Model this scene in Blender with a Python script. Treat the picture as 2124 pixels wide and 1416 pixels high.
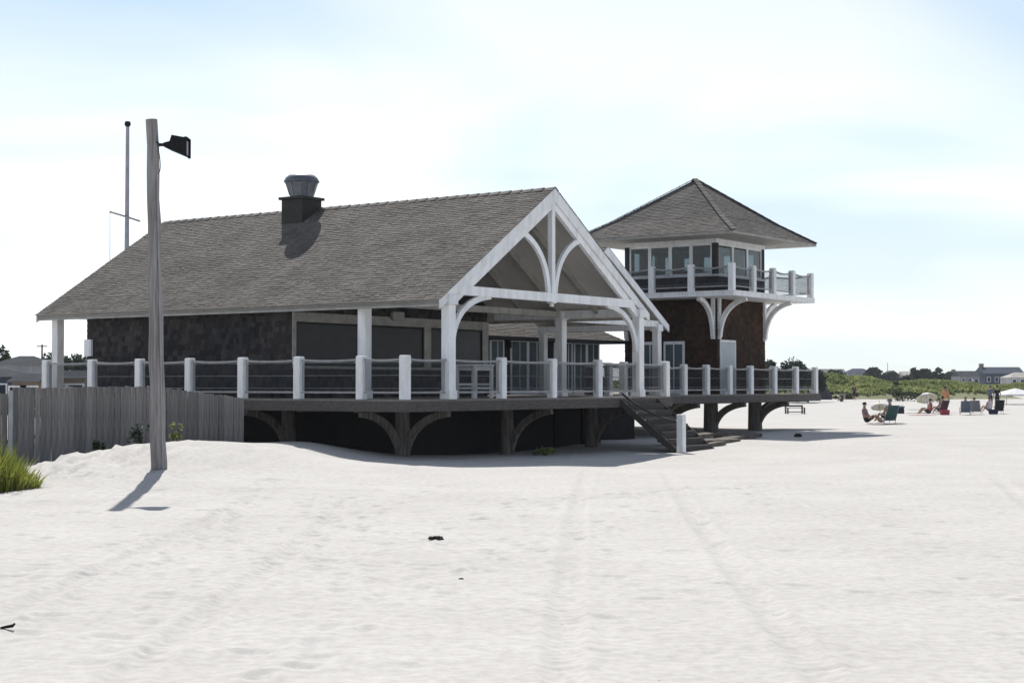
import bpy, bmesh, math, random
import numpy as np
from mathutils import Vector, Matrix, Euler

random.seed(7); np.random.seed(7)
scene = bpy.context.scene
for o in list(bpy.data.objects): bpy.data.objects.remove(o)
C = scene.collection
R = math.radians

# ------------------------------------------------------------------ camera
EYE = 1.80
cd = bpy.data.cameras.new('camera'); cam = bpy.data.objects.new('camera', cd); C.objects.link(cam)
cam.location = (0, 0, EYE); cam.rotation_euler = (R(90 + 1.565), 0, 0)
cd.sensor_fit = 'HORIZONTAL'; cd.sensor_width = 36; cd.lens = 3254.6 / 2124 * 36
cd.clip_start = .1; cd.clip_end = 9000
scene.camera = cam

# ------------------------------------------------------------------ sun and sky
SUN_EL, SUN_AZ = R(44.5), R(-9.0)            # azimuth measured from +Y towards +X
sd = Vector((math.cos(SUN_EL) * math.sin(SUN_AZ), math.cos(SUN_EL) * math.cos(SUN_AZ), math.sin(SUN_EL)))
sl = bpy.data.lights.new('sun', 'SUN'); sun = bpy.data.objects.new('sun', sl); C.objects.link(sun)
sl.energy = 5.0; sl.angle = R(.53); sl.color = (1, .96, .9)
sun.rotation_euler = sd.to_track_quat('Z', 'Y').to_euler(); sun.location = sd * 60

world = bpy.data.worlds.new('World'); scene.world = world; world.use_nodes = True
nt = world.node_tree; N, L = nt.nodes, nt.links; N.clear()
wo = N.new('ShaderNodeOutputWorld'); bg = N.new('ShaderNodeBackground'); L.new(bg.outputs[0], wo.inputs[0])
sky = N.new('ShaderNodeTexSky'); sky.sky_type = 'NISHITA'; sky.sun_disc = False
sky.sun_elevation = SUN_EL; sky.sun_rotation = SUN_AZ; sky.air_density = 1.0; sky.dust_density = 0.15; sky.ozone_density = 1.0
bg.inputs[1].default_value = .112
tc = N.new('ShaderNodeTexCoord'); sep = N.new('ShaderNodeSeparateXYZ'); L.new(tc.outputs['Generated'], sep.inputs[0])
def wmath(op, a, b=None, clamp=False):
    n = N.new('ShaderNodeMath'); n.operation = op; n.use_clamp = clamp
    for i, v in enumerate((a, b)):
        if v is None: continue
        if isinstance(v, (int, float)): n.inputs[i].default_value = v
        else: L.new(v, n.inputs[i])
    return n.outputs[0]
den = wmath('ADD', wmath('MAXIMUM', sep.outputs[2], 0.0), .30)
comb = N.new('ShaderNodeCombineXYZ')
L.new(wmath('DIVIDE', sep.outputs[0], den), comb.inputs[0]); L.new(wmath('DIVIDE', sep.outputs[1], den), comb.inputs[1])
mp = N.new('ShaderNodeMapping'); mp.inputs['Scale'].default_value = (1.0, 1.5, 1); mp.inputs['Location'].default_value = (20.55, 14.385, 0); mp.inputs['Rotation'].default_value = (0, 0, R(12))
L.new(comb.outputs[0], mp.inputs[0])
nz = N.new('ShaderNodeTexNoise'); nz.inputs['Scale'].default_value = 1.25; nz.inputs['Detail'].default_value = 3.5; nz.inputs['Roughness'].default_value = .45; nz.inputs['Distortion'].default_value = .35
L.new(mp.outputs[0], nz.inputs[0])
ramp = N.new('ShaderNodeValToRGB'); ramp.color_ramp.elements[0].position = .33; ramp.color_ramp.elements[1].position = .58
L.new(nz.outputs[0], ramp.inputs[0])
mix = N.new('ShaderNodeMix'); mix.data_type = 'RGBA'
L.new(wmath('ADD', wmath('MULTIPLY', ramp.outputs[0], .64), .14), mix.inputs[0])
# the camera-like shoulder of a bright hazy sky: highlights level off smoothly, low values stay as the sky model gives them
sx = N.new('ShaderNodeSeparateColor'); L.new(sky.outputs[0], sx.inputs[0]); cx_ = N.new('ShaderNodeCombineColor')
for i_, (cap, gain) in enumerate(((6.9, .98), (7.75, 1.05), (8.7, 1.20))):
    a_ = wmath('POWER', wmath('MAXIMUM', wmath('MULTIPLY', sx.outputs[i_], gain), .01), -3.0)
    L.new(wmath('POWER', wmath('ADD', a_, cap ** -3.0), -1 / 3), cx_.inputs[i_])
L.new(cx_.outputs[0], mix.inputs[6])
bw = N.new('ShaderNodeRGBToBW'); L.new(cx_.outputs[0], bw.inputs[0])
cl = N.new('ShaderNodeMix'); cl.data_type = 'RGBA'; cl.blend_type = 'MULTIPLY'; cl.inputs[0].default_value = 1      # thin cloud: the sky's own light, scattered white
L.new(bw.outputs[0], cl.inputs[6]); cl.inputs[7].default_value = (1.53, 1.59, 1.66, 1); L.new(cl.outputs[2], mix.inputs[7])
L.new(mix.outputs[2], bg.inputs[0])

vs = scene.view_settings
vs.view_transform = 'Standard'; vs.look = 'None'; vs.gamma = 1; vs.use_curve_mapping = False; vs.exposure = .24
scene.cycles.max_bounces = 6; scene.cycles.transparent_max_bounces = 12
scene.cycles.sample_clamp_indirect = 6

# ------------------------------------------------------------------ helpers
def tag(o, label=None, cat=None, group=None, kind=None):
    if label: o['label'] = label
    if cat: o['category'] = cat
    if group: o['group'] = group
    if kind: o['kind'] = kind
    return o
def empty(name, loc=(0, 0, 0), rz=0.0, label=None, cat=None, group=None):
    o = bpy.data.objects.new(name, None); C.objects.link(o); o.location = loc; o.rotation_euler = (0, 0, rz)
    o.empty_display_size = .2
    return tag(o, label, cat, group)
def link(name, me, parent=None, loc=(0, 0, 0), rz=0.0):
    o = bpy.data.objects.new(name, me); C.objects.link(o); o.location = loc; o.rotation_euler = (0, 0, rz)
    if parent: o.parent = parent
    return o
def copy_tree(o, parent=None):
    c = o.copy(); C.objects.link(c); c.parent = parent
    for ch in list(o.children): copy_tree(ch, c)
    return c

class MB:
    def __init__(s, off=(0, 0, 0)):
        s.v = []; s.f = []; s.t = []; s.off = Vector(off); s.sm = False
    def add(s, vs_, fs_, tone=None):
        b = len(s.v); s.v += [tuple(Vector(p) + s.off) for p in vs_]; s.f += [tuple(b + i for i in f) for f in fs_]
        s.t += [random.random() if tone is None else tone] * len(fs_); return s
    def box(s, a, b):
        x0, y0, z0 = a; x1, y1, z1 = b
        return s.add([(x0, y0, z0), (x1, y0, z0), (x1, y1, z0), (x0, y1, z0), (x0, y0, z1), (x1, y0, z1), (x1, y1, z1), (x0, y1, z1)],
                     [(0, 3, 2, 1), (4, 5, 6, 7), (0, 1, 5, 4), (1, 2, 6, 5), (2, 3, 7, 6), (3, 0, 4, 7)])
    def bbox(s, a, b, c=.012):      # box with chamfered vertical edges and top
        x0, y0, z0 = a; x1, y1, z1 = b
        def ring(z, i): return [(x0 + i + c, y0 + i, z), (x1 - i - c, y0 + i, z), (x1 - i, y0 + i + c, z), (x1 - i, y1 - i - c, z), (x1 - i - c, y1 - i, z), (x0 + i + c, y1 - i, z), (x0 + i, y1 - i - c, z), (x0 + i, y0 + i + c, z)]
        vs_ = ring(z0, 0) + ring(z1 - c, 0) + ring(z1, c)
        fs_ = [tuple(range(7, -1, -1)), tuple(range(16, 24))]
        for k in (0, 8):
            for i in range(8): j = (i + 1) % 8; fs_.append((k + i, k + j, k + 8 + j, k + 8 + i))
        return s.add(vs_, fs_)
    def bar(s, p, q, w, h, up=(0, 0, 1)):   # w across, h along up
        p, q = Vector(p), Vector(q); d = (q - p).normalized(); up = Vector(up)
        sd_ = d.cross(up); sd_ = sd_.normalized() if sd_.length > 1e-6 else Vector((1, 0, 0)); u = sd_.cross(d).normalized()
        a, b = sd_ * w / 2, u * h / 2
        return s.add([p - a - b, p + a - b, p + a + b, p - a + b, q - a - b, q + a - b, q + a + b, q - a + b],
                     [(0, 1, 2, 3), (7, 6, 5, 4), (0, 4, 5, 1), (1, 5, 6, 2), (2, 6, 7, 3), (3, 7, 4, 0)])
    def sweep(s, pts, w, h, side):          # rectangular section swept along points; side = constant width axis
        pts = [Vector(p) for p in pts]; side = Vector(side).normalized(); vs_ = []; n = len(pts)
        for i, p in enumerate(pts):
            d = (pts[min(i + 1, n - 1)] - pts[max(i - 1, 0)]).normalized(); u = side.cross(d).normalized()
            vs_ += [p - side * w / 2 - u * h / 2, p + side * w / 2 - u * h / 2, p + side * w / 2 + u * h / 2, p - side * w / 2 + u * h / 2]
        fs_ = [(3, 2, 1, 0), (4 * n - 4, 4 * n - 3, 4 * n - 2, 4 * n - 1)]
        for i in range(n - 1):
            for k in range(4): j = (k + 1) % 4; fs_.append((4 * i + k, 4 * i + j, 4 * i + 4 + j, 4 * i + 4 + k))
        return s.add(vs_, fs_)
    def tube(s, pts, rad, n=8):
        pts = [Vector(p) for p in pts]; m = len(pts); vs_ = []
        rad = rad if isinstance(rad, (list, tuple)) else [rad] * m
        prev = None
        for i, p in enumerate(pts):
            d = (pts[min(i + 1, m - 1)] - pts[max(i - 1, 0)]).normalized()
            a = d.cross(Vector((0, 0, 1)) if abs(d.z) < .9 else Vector((0, 1, 0))).normalized()
            if prev and a.dot(prev) < 0: a = -a
            prev = a; b = d.cross(a)
            vs_ += [p + (a * math.cos(2 * math.pi * k / n) + b * math.sin(2 * math.pi * k / n)) * rad[i] for k in range(n)]
        fs_ = [tuple(range(n - 1, -1, -1)), tuple(range((m - 1) * n, m * n))]
        for i in range(m - 1):
            for k in range(n): j = (k + 1) % n; fs_.append((i * n + k, i * n + j, i * n + n + j, i * n + n + k))
        s.sm = True
        return s.add(vs_, fs_)
    def lathe(s, prof, cx, cy, n=20):
        vs_ = []; m = len(prof)
        for r, z in prof: vs_ += [(cx + r * math.cos(2 * math.pi * k / n), cy + r * math.sin(2 * math.pi * k / n), z) for k in range(n)]
        fs_ = []
        for i in range(m - 1):
            for k in range(n): j = (k + 1) % n; fs_.append((i * n + k, i * n + j, i * n + n + j, i * n + n + k))
        fs_ += [tuple(range(n - 1, -1, -1)), tuple(range((m - 1) * n, m * n))]
        s.sm = True
        return s.add(vs_, fs_)
    def prism(s, poly, axis, a, b):         # polygon in the two other axes, extruded along axis
        def P(u, v, t): return (t, u, v) if axis == 0 else ((u, t, v) if axis == 1 else (u, v, t))
        n = len(poly); vs_ = [P(u, v, a) for u, v in poly] + [P(u, v, b) for u, v in poly]
        fs_ = [tuple(range(n)), tuple(range(2 * n - 1, n - 1, -1))] + [(i, i + n, (i + 1) % n + n, (i + 1) % n) for i in range(n)]
        return s.add(vs_, fs_)
    def mesh(s, name, mat, smooth=False):
        me = bpy.data.meshes.new(name); me.from_pydata(s.v, [], s.f)
        at = me.attributes.new('tone', 'FLOAT', 'FACE'); at.data.foreach_set('value', np.array(s.t, dtype=np.float32))
        me.materials.append(M[mat] if isinstance(mat, str) else mat)
        if smooth: me.polygons.foreach_set('use_smooth', [True] * len(me.polygons))
        else:
            bm = bmesh.new(); bm.from_mesh(me); bmesh.ops.recalc_face_normals(bm, faces=bm.faces); bm.to_mesh(me); bm.free()
            if s.sm:
                me.polygons.foreach_set('use_smooth', [True] * len(me.polygons)); me.set_sharp_from_angle(angle=R(40))
        me.update(); return me
    def build(s, name, mat, parent=None, loc=(0, 0, 0), rz=0.0):
        return link(name, s.mesh(name, mat), parent, loc, rz)

def bez(p0, p1, p2, n=10):
    p0, p1, p2 = Vector(p0), Vector(p1), Vector(p2)
    return [p0 * (1 - t) ** 2 + p1 * 2 * t * (1 - t) + p2 * t * t for t in [i / n for i in range(n + 1)]]

# ------------------------------------------------------------------ materials
M = {}
LEAFY = {'bush_leaf', 'tree_leaf', 'dune_leaf', 'grass_blade', 'dry_grass', 'weed_leaf'}
def mat(name, c1, c2=None, rough=.75, scale=3.0, stretch=(1, 1, 1), bump=.0, bscale=20.0, tone=0.0, objrand=0.0, spec=.3, metal=0.0, coords='Object', detail=5.0, trans=0.0, alpha=1.0, contrast=(.35, .65)):
    m = bpy.data.materials.new(name); m.use_nodes = True; t = m.node_tree; n, l = t.nodes, t.links
    b = n['Principled BSDF']; b.inputs['Roughness'].default_value = rough; b.inputs['Specular IOR Level'].default_value = spec; b.inputs['Metallic'].default_value = metal
    c2 = c2 or tuple(x * .75 for x in c1)
    tcn = n.new('ShaderNodeTexCoord'); mpn = n.new('ShaderNodeMapping'); mpn.inputs['Scale'].default_value = stretch
    l.new(tcn.outputs[coords], mpn.inputs[0])
    no = n.new('ShaderNodeTexNoise'); no.inputs['Scale'].default_value = scale; no.inputs['Detail'].default_value = detail; no.inputs['Roughness'].default_value = .6
    l.new(mpn.outputs[0], no.inputs[0])
    rp = n.new('ShaderNodeValToRGB'); rp.color_ramp.elements[0].position, rp.color_ramp.elements[1].position = contrast
    rp.color_ramp.elements[0].color = (*c2, 1); rp.color_ramp.elements[1].color = (*c1, 1)
    l.new(no.outputs[0], rp.inputs[0]); col = rp.outputs[0]
    def vary(col, src, amt):
        mr = n.new('ShaderNodeMapRange'); mr.inputs[3].default_value = 1 - amt; mr.inputs[4].default_value = 1 + amt; l.new(src, mr.inputs[0])
        mx = n.new('ShaderNodeMix'); mx.data_type = 'RGBA'; mx.blend_type = 'MULTIPLY'; mx.inputs[0].default_value = 1
        l.new(col, mx.inputs[6]); l.new(mr.outputs[0], mx.inputs[7]); return mx.outputs[2]
    if tone:
        a = n.new('ShaderNodeAttribute'); a.attribute_name = 'tone'; col = vary(col, a.outputs['Fac'], tone)
    if objrand:
        a = n.new('ShaderNodeObjectInfo'); col = vary(col, a.outputs['Random'], objrand)
    l.new(col, b.inputs['Base Color'])
    if bump:
        n2 = n.new('ShaderNodeTexNoise'); n2.inputs['Scale'].default_value = bscale; n2.inputs['Detail'].default_value = 4; l.new(mpn.outputs[0], n2.inputs[0])
        bp = n.new('ShaderNodeBump'); bp.inputs['Strength'].default_value = bump; bp.inputs['Distance'].default_value = .02
        l.new(n2.outputs[0], bp.inputs['Height']); l.new(bp.outputs[0], b.inputs['Normal'])
    if trans:
        b.inputs['Transmission Weight'].default_value = trans; b.inputs['IOR'].default_value = 1.45
    if alpha < 1: b.inputs['Alpha'].default_value = alpha
    if name in LEAFY:
        tr = n.new('ShaderNodeBsdfTranslucent'); l.new(col, tr.inputs[0]); ms = n.new('ShaderNodeMixShader'); ms.inputs[0].default_value = .42
        l.new(b.outputs[0], ms.inputs[1]); l.new(tr.outputs[0], ms.inputs[2]); l.new(ms.outputs[0], n['Material Output'].inputs[0])
    M[name] = m; return m

mat('white_paint', (.85, .86, .87), (.66, .665, .67), rough=.55, scale=2.6, stretch=(2, 2, .45), bump=.22, bscale=30, objrand=.07, contrast=(.28, .58), detail=8)
mat('rail_paint', (.33, .335, .34), (.24, .245, .25), rough=.6, scale=4)
mat('mesh_gauze', (.055, .06, .066), (.045, .05, .055), rough=.9, alpha=.22, spec=0)
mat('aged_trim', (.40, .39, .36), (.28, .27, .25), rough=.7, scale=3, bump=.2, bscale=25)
mat('roof_shingle', (.165, .151, .136), (.108, .099, .091), rough=.9, scale=.9, tone=.15, bump=.4, bscale=60, spec=.15)
mat('tower_shingle', (.145, .135, .126), (.098, .092, .087), rough=.9, scale=.9, tone=.14, bump=.4, bscale=60, spec=.15)
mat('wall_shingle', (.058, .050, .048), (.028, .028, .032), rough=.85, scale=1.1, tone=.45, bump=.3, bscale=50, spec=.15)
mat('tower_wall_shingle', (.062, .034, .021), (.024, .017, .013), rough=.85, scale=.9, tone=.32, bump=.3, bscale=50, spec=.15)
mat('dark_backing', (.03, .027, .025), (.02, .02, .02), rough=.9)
mat('ceiling_board', (.62, .60, .56), (.54, .52, .49), rough=.7, scale=2, stretch=(1, 6, 1), bump=.1)
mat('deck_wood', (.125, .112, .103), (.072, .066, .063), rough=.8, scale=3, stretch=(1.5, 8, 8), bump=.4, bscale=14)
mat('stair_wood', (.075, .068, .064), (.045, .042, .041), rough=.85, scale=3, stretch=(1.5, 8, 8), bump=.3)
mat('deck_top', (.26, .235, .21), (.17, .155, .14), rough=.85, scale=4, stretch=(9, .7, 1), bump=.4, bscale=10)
mat('pile_wood', (.165, .148, .132), (.075, .068, .062), rough=.85, scale=5, stretch=(3, 3, .35), bump=.5, bscale=8)
mat('fence_wood', (.25, .238, .228), (.145, .138, .134), rough=.85, scale=5, stretch=(4, 4, .3), bump=.5, bscale=8, objrand=.2)
mat('pole_wood', (.35, .33, .33), (.14, .128, .125), rough=.85, scale=4.5, stretch=(4, 4, .22), bump=.7, bscale=6, contrast=(.3, .7))
mat('black_metal', (.008, .008, .009), (.012, .012, .012), rough=.65, spec=.2)
mat('lens_glass', (.55, .57, .6), (.5, .5, .52), rough=.15, spec=.6)
mat('fan_metal', (.16, .175, .20), (.11, .12, .14), rough=.45, metal=.6, scale=5)
mat('fan_curb', (.035, .036, .03), (.025, .026, .022), rough=.7)
mat('steel_grey', (.36, .37, .39), (.28, .29, .3), rough=.45, metal=.4)
mat('screen', (.030, .034, .037), (.022, .025, .028), rough=.45, spec=.35)
mat('window_dark', (.018, .03, .034), (.015, .022, .026), rough=.06, spec=.6)
mat('door_glass', (.10, .14, .155), (.07, .10, .115), rough=.12, spec=.55)
mat('clear_glass', (.32, .39, .40), (.30, .37, .38), rough=.02, spec=.5, trans=1.0)
mat('door_paint', (.46, .50, .53), (.40, .44, .47), rough=.5, scale=1.5)
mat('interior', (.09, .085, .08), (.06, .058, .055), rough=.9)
mat('shade_black', (.014, .013, .013), (.008, .008, .008), rough=.95)  # near-black, stands in for the deep shade under the decks
mat('wicker', (.20, .17, .145), (.09, .075, .065), rough=.85, scale=26, bump=.6, bscale=40)
mat('seaweed', (.028, .022, .016), (.012, .01, .008), rough=.9, bump=.6, bscale=40)
mat('driftwood', (.15, .13, .11), (.07, .06, .05), rough=.9, bump=.5)
mat('dune_ground', (.19, .20, .095), (.27, .25, .17), rough=.95, scale=.12, contrast=(.30, .55))
mat('bush_leaf', (.040, .058, .026), (.020, .032, .015), rough=.7, scale=.6, tone=.45, spec=.2)
mat('tree_leaf', (.045, .062, .042), (.025, .037, .026), rough=.7, scale=.5, tone=.4, spec=.2)
mat('dune_leaf', (.29, .325, .13), (.18, .21, .085), rough=.75, scale=.22, tone=.35, spec=.2)
mat('grass_blade', (.27, .285, .06), (.14, .175, .033), rough=.6, scale=2.5, tone=.4, spec=.25)
mat('dry_grass', (.22, .19, .11), (.13, .115, .07), rough=.8, scale=1, tone=.3)
mat('weed_leaf', (.030, .050, .024), (.016, .028, .014), rough=.7, scale=4, tone=.4)
mat('bark', (.10, .08, .065), (.06, .048, .04), rough=.9, scale=4)
mat('skin', (.42, .27, .19), (.36, .22, .15), rough=.55)
mat('hair', (.05, .035, .025), (.03, .02, .015), rough=.7)
mat('hair_grey', (.30, .29, .27), (.2, .19, .18), rough=.7)
for nm, c in dict(mauve=(.30, .20, .24), navy=(.03, .035, .06), teal=(.05, .11, .11), black_cloth=(.018, .018, .02), plum=(.07, .03, .06), orange=(.62, .30, .14),
                  cream=(.70, .66, .50), white_cloth=(.78, .78, .78), grey_cloth=(.22, .22, .25), lilac=(.52, .48, .58), red_cloth=(.35, .06, .07), blue_grey=(.12, .15, .2), yellow=(.75, .66, .30)).items():
    mat(nm, c, rough=.8, scale=6)
for nm, c in dict(house_blue=(.075, .095, .12), house_grey=(.30, .31, .32), house_pale=(.48, .48, .48), house_tan=(.26, .21, .16), roof_dark=(.06, .065, .075), roof_slate=(.085, .10, .13), roof_grey=(.20, .20, .205), roof_pale=(.44, .42, .38), pane=(.03, .04, .05)).items():
    mat(nm, c, rough=.95, scale=1.2, spec=.03)

# sand ------------------------------------------------------------------
def sand_material():
    m = bpy.data.materials.new('sand'); m.use_nodes = True; t = m.node_tree; n, l = t.nodes, t.links
    b = n['Principled BSDF']; b.inputs['Roughness'].default_value = .95; b.inputs['Specular IOR Level'].default_value = .1
    g = n.new('ShaderNodeNewGeometry')
    def noise(sc, det=5, st=(1, 1, 1)):
        mpn = n.new('ShaderNodeMapping'); mpn.inputs['Scale'].default_value = st; l.new(g.outputs['Position'], mpn.inputs[0])
        x = n.new('ShaderNodeTexNoise'); x.inputs['Scale'].default_value = sc; x.inputs['Detail'].default_value = det; x.inputs['Roughness'].default_value = .6
        l.new(mpn.outputs[0], x.inputs[0]); return x.outputs[0]
    r1 = n.new('ShaderNodeValToRGB'); r1.color_ramp.elements[0].color = (.455, .441, .420, 1); r1.color_ramp.elements[1].color = (.52, .506, .484, 1)
    r1.color_ramp.elements[0].position = .3; r1.color_ramp.elements[1].position = .7
    l.new(noise(.35, 6), r1.inputs[0])
    r2 = n.new('ShaderNodeValToRGB'); r2.color_ramp.elements[0].color = (.86, .855, .85, 1); r2.color_ramp.elements[1].color = (1.05, 1.05, 1.05, 1)
    r2.color_ramp.elements[0].position = .32; r2.color_ramp.elements[1].position = .62
    l.new(noise(9, 8), r2.inputs[0])
    mx = n.new('ShaderNodeMix'); mx.data_type = 'RGBA'; mx.blend_type = 'MULTIPLY'; mx.inputs[0].default_value = 1
    l.new(r1.outputs[0], mx.inputs[6]); l.new(r2.outputs[0], mx.inputs[7])
    # scattered dark specks: shell grit and wrack crumbs
    r3 = n.new('ShaderNodeValToRGB'); r3.color_ramp.elements[0].color = (1, 1, 1, 1); r3.color_ramp.elements[1].color = (.55, .52, .48, 1)
    r3.color_ramp.elements[0].position = .70; r3.color_ramp.elements[1].position = .78
    l.new(noise(22, 2), r3.inputs[0])
    m2 = n.new('ShaderNodeMix'); m2.data_type = 'RGBA'; m2.blend_type = 'MULTIPLY'; m2.inputs[0].default_value = 1
    l.new(mx.outputs[2], m2.inputs[6]); l.new(r3.outputs[0], m2.inputs[7]); l.new(m2.outputs[2], b.inputs['Base Color'])
    b1 = n.new('ShaderNodeBump'); b1.inputs['Strength'].default_value = .15; b1.inputs['Distance'].default_value = .03; l.new(noise(7, 8, (1, 1.3, 1)), b1.inputs['Height'])
    b2 = n.new('ShaderNodeBump'); b2.inputs['Strength'].default_value = .35; b2.inputs['Distance'].default_value = .008; l.new(noise(60, 4), b2.inputs['Height'])
    l.new(b1.outputs[0], b2.inputs['Normal']); l.new(b2.outputs[0], b.inputs['Normal'])
    M['sand'] = m
sand_material()

# ------------------------------------------------------------------ sand sheet
def vnoise(x, y, seed=0):
    xi = np.floor(x).astype(np.int64); yi = np.floor(y).astype(np.int64); fx = x - xi; fy = y - yi
    fx = fx * fx * (3 - 2 * fx); fy = fy * fy * (3 - 2 * fy)
    def h(a, b):
        n_ = (a * 374761393 + b * 668265263 + seed * 974711) & 0x7fffffff
        n_ = ((n_ ^ (n_ >> 13)) * 1274126177) & 0x7fffffff
        return ((n_ ^ (n_ >> 16)) & 0xffff) / 65535.0
    a = h(xi, yi); b = h(xi + 1, yi); c = h(xi, yi + 1); d = h(xi + 1, yi + 1)
    return (a * (1 - fx) + b * fx) * (1 - fy) + (c * (1 - fx) + d * fx) * fy - .5
def base_h(x, y):
    x = np.asarray(x, float); y = np.asarray(y, float)
    dx = x + 7.0; sx = np.where(dx < 0, 2.1, 1.85)
    dy = y - 34.5; sy = np.where(dy < 0, 4.2, 4.6)
    h = .57 * np.exp(-.5 * (dx / sx) ** 2 - .5 * (dy / sy) ** 2)
    h -= .26 * np.exp(-.5 * ((x + 11.2) / 1.5) ** 2 - .5 * ((y - 32) / 5) ** 2)
    h -= .15 * np.exp(-.5 * ((x - 2) / 6) ** 2 - .5 * ((y - 43) / 4) ** 2)
    h += .22 * np.exp(-.5 * ((x + 5.0) / 1.0) ** 2 - .5 * ((y - 40.3) / 1.6) ** 2)
    near = np.clip((y - 6) / 30, 0, 1)
    h += .10 * vnoise(x * .22, y * .22, 3) * np.clip((y - 5) / 12, .25, 1)
    h += .035 * vnoise(x * .9, y * .9, 5) * near
    # low swells of the far beach and land behind the dunes
    h += np.clip((y - 130) / 260, 0, 1) * 1.1
    return h
def make_sand():
    def axis(lo, hi, d, outlo, outhi):
        a = list(np.arange(lo, hi, d)); st = d; v = a[0]; left = []
        while v > outlo: st *= 1.13; v -= st; left.append(v)
        st = d; v = a[-1]; right = []
        while v < outhi: st *= 1.13; v += st; right.append(v)
        return np.array(left[::-1] + a + right)
    xs = axis(-9.5, 10.5, .05, -2500, 2500); ys = axis(8.5, 27, .05, -60, 5000)
    X, Y = np.meshgrid(xs, ys); Z = base_h(X, Y)
    fade = np.clip(1.2 - Y / 90, 0, 1)
    for sc, am, sd_ in ((2.2, .011, 11), (4.7, .005, 12), (9.5, .003, 13)):
        w = .45 + 1.1 * np.clip(vnoise(X * .3, Y * .3, sd_ + 40) + .45, 0, 1)
        Z += am * vnoise(X * sc, Y * sc * 1.2, sd_) * w * fade
    rng = np.random.RandomState(5)
    def dent(cx, cy, ang, lx, ly, dep):
        i0, i1 = np.searchsorted(xs, [cx - .5, cx + .5]); j0, j1 = np.searchsorted(ys, [cy - .5, cy + .5])
        if i1 <= i0 or j1 <= j0: return
        x_ = X[j0:j1, i0:i1] - cx; y_ = Y[j0:j1, i0:i1] - cy
        u = (x_ * math.cos(ang) + y_ * math.sin(ang)) / lx; v = (-x_ * math.sin(ang) + y_ * math.cos(ang)) / ly
        r2 = u * u + v * v
        Z[j0:j1, i0:i1] += -dep * np.exp(-r2 * 1.6) + dep * .45 * np.exp(-((np.sqrt(r2) - 1.35) / .35) ** 2)
    # walking trails
    for k in range(30):
        x, y = rng.uniform(-8, 10), rng.uniform(9, 34); a = rng.uniform(0, 6.28)
        if k < 12: x, y = rng.uniform(-7, -1), rng.uniform(9, 26)
        for s_ in range(rng.randint(6, 26)):
            side = .13 * (1 if s_ % 2 else -1)
            dent(x - side * math.sin(a), y + side * math.cos(a), a, .17, .085, rng.uniform(.012, .026))
            x += .62 * math.cos(a); y += .62 * math.sin(a); a += rng.uniform(-.12, .12)
    for k in range(420):
        x, y = rng.uniform(-9, 10), rng.uniform(9, 34)
        if k < 170: x, y = rng.uniform(-8, -2.2), rng.uniform(10, 34)
        dent(x, y, rng.uniform(0, 6.28), rng.uniform(.08, .2), rng.uniform(.06, .12), rng.uniform(.008, .022))
    # rougher, kicked-up sand on the face of the mound
    for k in range(190):
        dent(rng.normal(-7.4, 1.5), rng.normal(31, 2.0), rng.uniform(0, 6.28), rng.uniform(.1, .3), rng.uniform(.08, .2), rng.uniform(.015, .06))
    for k in range(70):
        dent(rng.normal(-8.7, .8), rng.normal(31.5, 1.4), rng.uniform(0, 6.28), rng.uniform(.14, .34), rng.uniform(.1, .22), rng.uniform(.06, .14))
    # tyre tracks (pairs of shallow grooves with pressed cleats)
    def track(pts, w=.24, dep=.016, cleat=True):
        P = np.array(pts, float)
        for a, b in zip(P[:-1], P[1:]):
            d = b - a; ln = np.hypot(*d); d /= ln
            x_ = X - a[0]; y_ = Y - a[1]; u = x_ * d[0] + y_ * d[1]; v = -x_ * d[1] + y_ * d[0]
            m = (u > 0) & (u <= ln)
            prof = -dep * np.exp(-(v / (w * .5)) ** 4) + dep * .8 * np.exp(-((np.abs(v) - w * .72) / .05) ** 2)
            if cleat: prof += .006 * np.sin(u * 38 + np.sign(v) * 1.2) * np.exp(-(v / (w * .45)) ** 4)
            Z[m] += prof[m]
    def curve(p0, p1, p2, off, n=14):
        o = []
        for i in range(n + 1):
            t = i / n; p = np.array(p0) * (1 - t) ** 2 + np.array(p1) * 2 * t * (1 - t) + np.array(p2) * t * t
            d = 2 * (1 - t) * (np.array(p1) - np.array(p0)) + 2 * t * (np.array(p2) - np.array(p1)); d = d / np.hypot(*d)
            o.append(p + off * np.array([-d[1], d[0]]))
        return o
    for off in (0, 1.55): track(curve((-2.5, 6.0), (-2.2, 13), (-2.55, 25), off), dep=.022)
    for off in (0, -1.6): track(curve((.2, 6), (.4, 15), (1.6, 33), off), dep=.018)
    for off in (0, -1.5): track(curve((6.3, 15), (7.9, 27), (12.5, 41), off), dep=.014, cleat=False)
    nx, ny = len(xs), len(ys)
    V = np.stack([X, Y, Z], -1).reshape(-1, 3)
    idx = np.arange(nx * ny).reshape(ny, nx)
    F_ = np.stack([idx[:-1, :-1], idx[:-1, 1:], idx[1:, 1:], idx[1:, :-1]], -1).reshape(-1, 4)
    me = bpy.data.meshes.new('sand'); me.vertices.add(len(V)); me.vertices.foreach_set('co', V.ravel())
    me.loops.add(F_.size); me.loops.foreach_set('vertex_index', F_.ravel().astype(np.int32))
    me.polygons.add(len(F_)); me.polygons.foreach_set('loop_start', np.arange(0, F_.size, 4, dtype=np.int32)); me.polygons.foreach_set('loop_total', np.full(len(F_), 4, dtype=np.int32))
    me.polygons.foreach_set('use_smooth', np.ones(len(F_), dtype=bool)); me.update(calc_edges=True)
    me.materials.append(M['sand'])
    tag(link('sand', me), kind='structure')
make_sand()
def gz(x, y): return float(base_h(x, y))

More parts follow.
